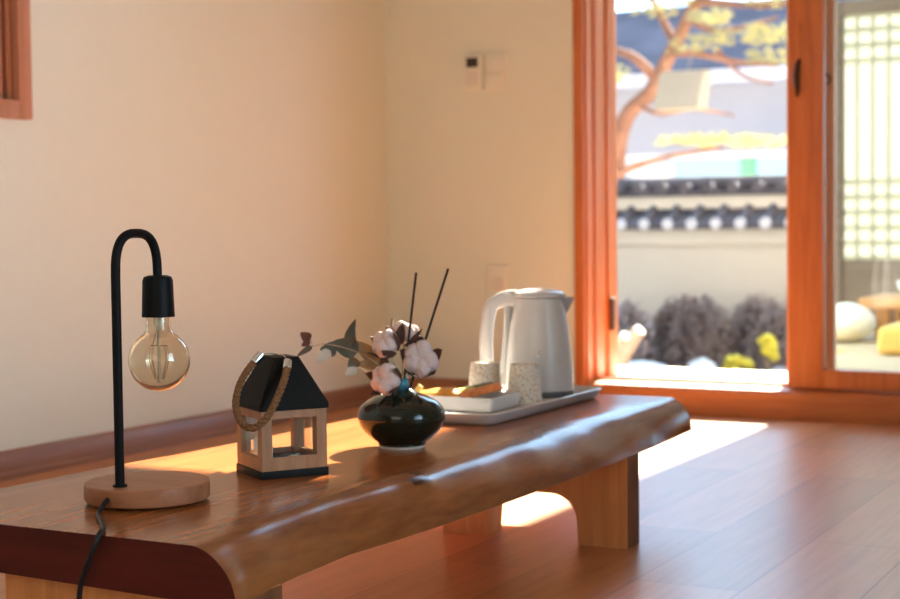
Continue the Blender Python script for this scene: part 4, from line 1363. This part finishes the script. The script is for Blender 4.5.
# pine tree behind the garden wall
pine = thing('pine_tree', 'old red-barked pine leaning over the garden wall', 'tree', (-5.85, 14.5, GZ))
P0 = Vector((-5.85, 14.5, GZ))
def pt(x, y, z): return Vector((x, y, z))-P0
bm = bmesh.new()
tr = smooth_path([pt(-5.85, 14.5, GZ), pt(-5.84, 14.5, 0.6), pt(-5.83, 14.5, 1.3), pt(-5.72, 14.5, 1.72), pt(-5.47, 14.5, 1.95), pt(-5.31, 14.5, 2.22), pt(-5.15, 14.5, 2.50), pt(-4.94, 14.5, 2.83), pt(-4.5, 14.6, 3.15), pt(-3.9, 14.6, 3.3)], 6)
add_tube(bm, tr, [0.105-0.06*i/(len(tr)-1) for i in range(len(tr))], n=14)
def branch(pts, r0, r1):
    p = smooth_path(pts, 6)
    add_tube(bm, p, [r0+(r1-r0)*i/(len(p)-1) for i in range(len(p))], n=8)
branch([pt(-5.40, 14.5, 2.08), pt(-5.60, 14.4, 2.30), pt(-5.9, 14.4, 2.42)], 0.06, 0.03)
branch([pt(-5.84, 14.5, 1.15), pt(-5.5, 14.3, 1.22), pt(-5.1, 14.2, 1.30), pt(-4.6, 14.2, 1.36)], 0.045, 0.015)
branch([pt(-5.25, 14.5, 2.33), pt(-4.9, 14.3, 2.28), pt(-4.5, 14.3, 2.18), pt(-4.1, 14.3, 2.12)], 0.04, 0.015)
branch([pt(-4.95, 14.5, 2.82), pt(-4.55, 14.3, 2.74), pt(-4.1, 14.2, 2.68), pt(-3.7, 14.2, 2.74)], 0.045, 0.015)
branch([pt(-5.2, 14.5, 2.42), pt(-5.35, 14.6, 2.65), pt(-5.5, 14.6, 2.95)], 0.05, 0.025)
branch([pt(-5.60, 14.5, 1.85), pt(-5.3, 14.3, 1.72), pt(-4.9, 14.2, 1.74), pt(-4.5, 14.2, 1.66)], 0.03, 0.010)
branch([pt(-5.05, 14.5, 2.65), pt(-4.8, 14.4, 2.52), pt(-4.5, 14.3, 2.50), pt(-4.1, 14.3, 2.58)], 0.035, 0.012)
branch([pt(-4.7, 14.3, 2.30), pt(-4.45, 14.3, 2.05), pt(-4.15, 14.3, 1.95)], 0.025, 0.010)
obj('trunk', bm, M['bark'], pine)
def needles(c, rx, ry, rz, n, mat, seed):
    rnd = random.Random(seed)
    b = bmesh.new()
    for i in range(n):
        th_ = rnd.uniform(0, 2*PI)
        r_ = rnd.random()**0.5
        if noise.noise(Vector((math.cos(th_)*rx*r_*7+seed*3.3, math.sin(th_)*2, seed))) < -0.02:
            continue
        p = Vector((c[0]+math.cos(th_)*rx*r_, c[1]+math.sin(th_)*ry*r_, c[2]+rnd.uniform(-1, 1)*rz*(1-r_*0.6)))-P0
        for q in range(9):
            d = Vector((rnd.gauss(0, 1), rnd.gauss(0, 1), abs(rnd.gauss(0, 0.8)))).normalized()
            s_ = d.orthogonal().normalized()*0.006
            e_ = p+d*rnd.uniform(0.05, 0.09)
            b.faces.new([b.verts.new(p-s_), b.verts.new(p+s_), b.verts.new(e_)])
    obj('foliage', b, mat, pine, smooth=False)
needles((-4.75, 14.2, 1.42), 0.55, 0.3, 0.07, 230, M['needles_b'], 1)
needles((-4.15, 14.2, 1.38), 0.40, 0.3, 0.07, 150, M['needles_b'], 2)
needles((-4.35, 14.3, 2.42), 0.42, 0.3, 0.12, 190, M['needles'], 3)
needles((-3.95, 14.2, 2.72), 0.45, 0.3, 0.12, 190, M['needles'], 4)
needles((-5.72, 14.4, 2.12), 0.22, 0.2, 0.12, 90, M['needles_b'], 5)
needles((-4.95, 14.4, 2.36), 0.30, 0.25, 0.12, 120, M['needles'], 6)
needles((-4.4, 14.3, 3.0), 0.5, 0.4, 0.12, 200, M['needles'], 7)
needles((-4.05, 14.3, 2.20), 0.38, 0.3, 0.10, 150, M['needles'], 8)
needles((-5.30, 14.5, 2.78), 0.35, 0.3, 0.12, 130, M['needles'], 9)
needles((-3.75, 14.2, 2.45), 0.25, 0.3, 0.12, 110, M['needles_b'], 10)
needles((-4.75, 14.3, 2.62), 0.22, 0.3, 0.08, 90, M['needles_b'], 11)

hl = thing('garden_lantern', 'pale beige box lantern hanging from the pine branch', 'lantern', (-4.92, 13.95, 1.72))
bm = bmesh.new()
lo = [(-0.26, -0.15, 0), (0.18, -0.15, 0), (0.18, 0.15, 0), (-0.26, 0.15, 0)]
up_ = [(-0.19, -0.12, 0.36), (0.25, -0.12, 0.36), (0.25, 0.12, 0.36), (-0.19, 0.12, 0.36)]
a = [bm.verts.new(p) for p in lo]; b = [bm.verts.new(p) for p in up_]
bm.faces.new(a); bm.faces.new(b)
for k in range(4):
    bm.faces.new((a[k], a[(k+1) % 4], b[(k+1) % 4], b[k]))
bmesh.ops.bevel(bm, geom=bm.edges[:], offset=0.012, segments=2, affect='EDGES')
obj('shade', bm, M['lantern_paper'], hl)
obj('hanging_cord', tube([(0.03, 0, 0.355), (0.03, 0.2, 0.56)], 0.006, n=6), M['twig'], hl)

# houses beyond the wall
h1 = thing('house', 'pale house with a slate-blue roof behind the pine', 'house', (-8.0, 22.0, GZ))
obj('wall', box(-4.0, 4.5, 0.6, 6.0, 0, 3.45), M['house_wall'], h1, smooth=False)
bm = bmesh.new()
add_prism(bm, [(-0.3, 3.40), (-0.3, 3.52), (3.2, 5.0), (6.8, 3.5), (6.8, 3.40)], 'X', -4.6, 5.0)
obj('roof', bm, M['house_roof'], h1, smooth=False)
obj('fascia', box(-4.6, 5.0, -0.36, -0.28, 3.30, 3.50), M['house_wall'], h1, smooth=False)
obj('roof_strip', box(0.35, 0.75, -0.3, 1.2, 3.60, 3.68, rot=Matrix.Rotation(R(23), 3, 'X')), M['house_blue'], h1, smooth=False)
for wx0 in (-2.0, 0.3, 2.2):
    f = obj('window', box(wx0, wx0+0.9, 0.55, 0.61, 1.2, 2.2), M['house_wall'], h1)
    obj('pane', box(wx0+0.06, wx0+0.84, 0.53, 0.56, 1.26, 2.14), M['house_blue'], f)
h2 = thing('shed', 'low pale blue shed between the garden wall and the house', 'shed', (-6.1, 18.5, GZ))
obj('wall', box(-1.2, 1.6, 0, 1.5, 0, 2.05), M['house_blue'], h2, smooth=False)
obj('white_panel', box(-1.15, -0.55, -0.03, 0.0, 0.1, 2.0), M['house_wall'], h2, smooth=False)
obj('green_post', box(0.35, 0.50, -0.06, 0.0, 0.0, 2.10), M['green_paint'], h2)
obj('roof', box(-1.3, 1.7, -0.1, 1.6, 2.05, 2.12), M['house_wall'], h2, smooth=False)
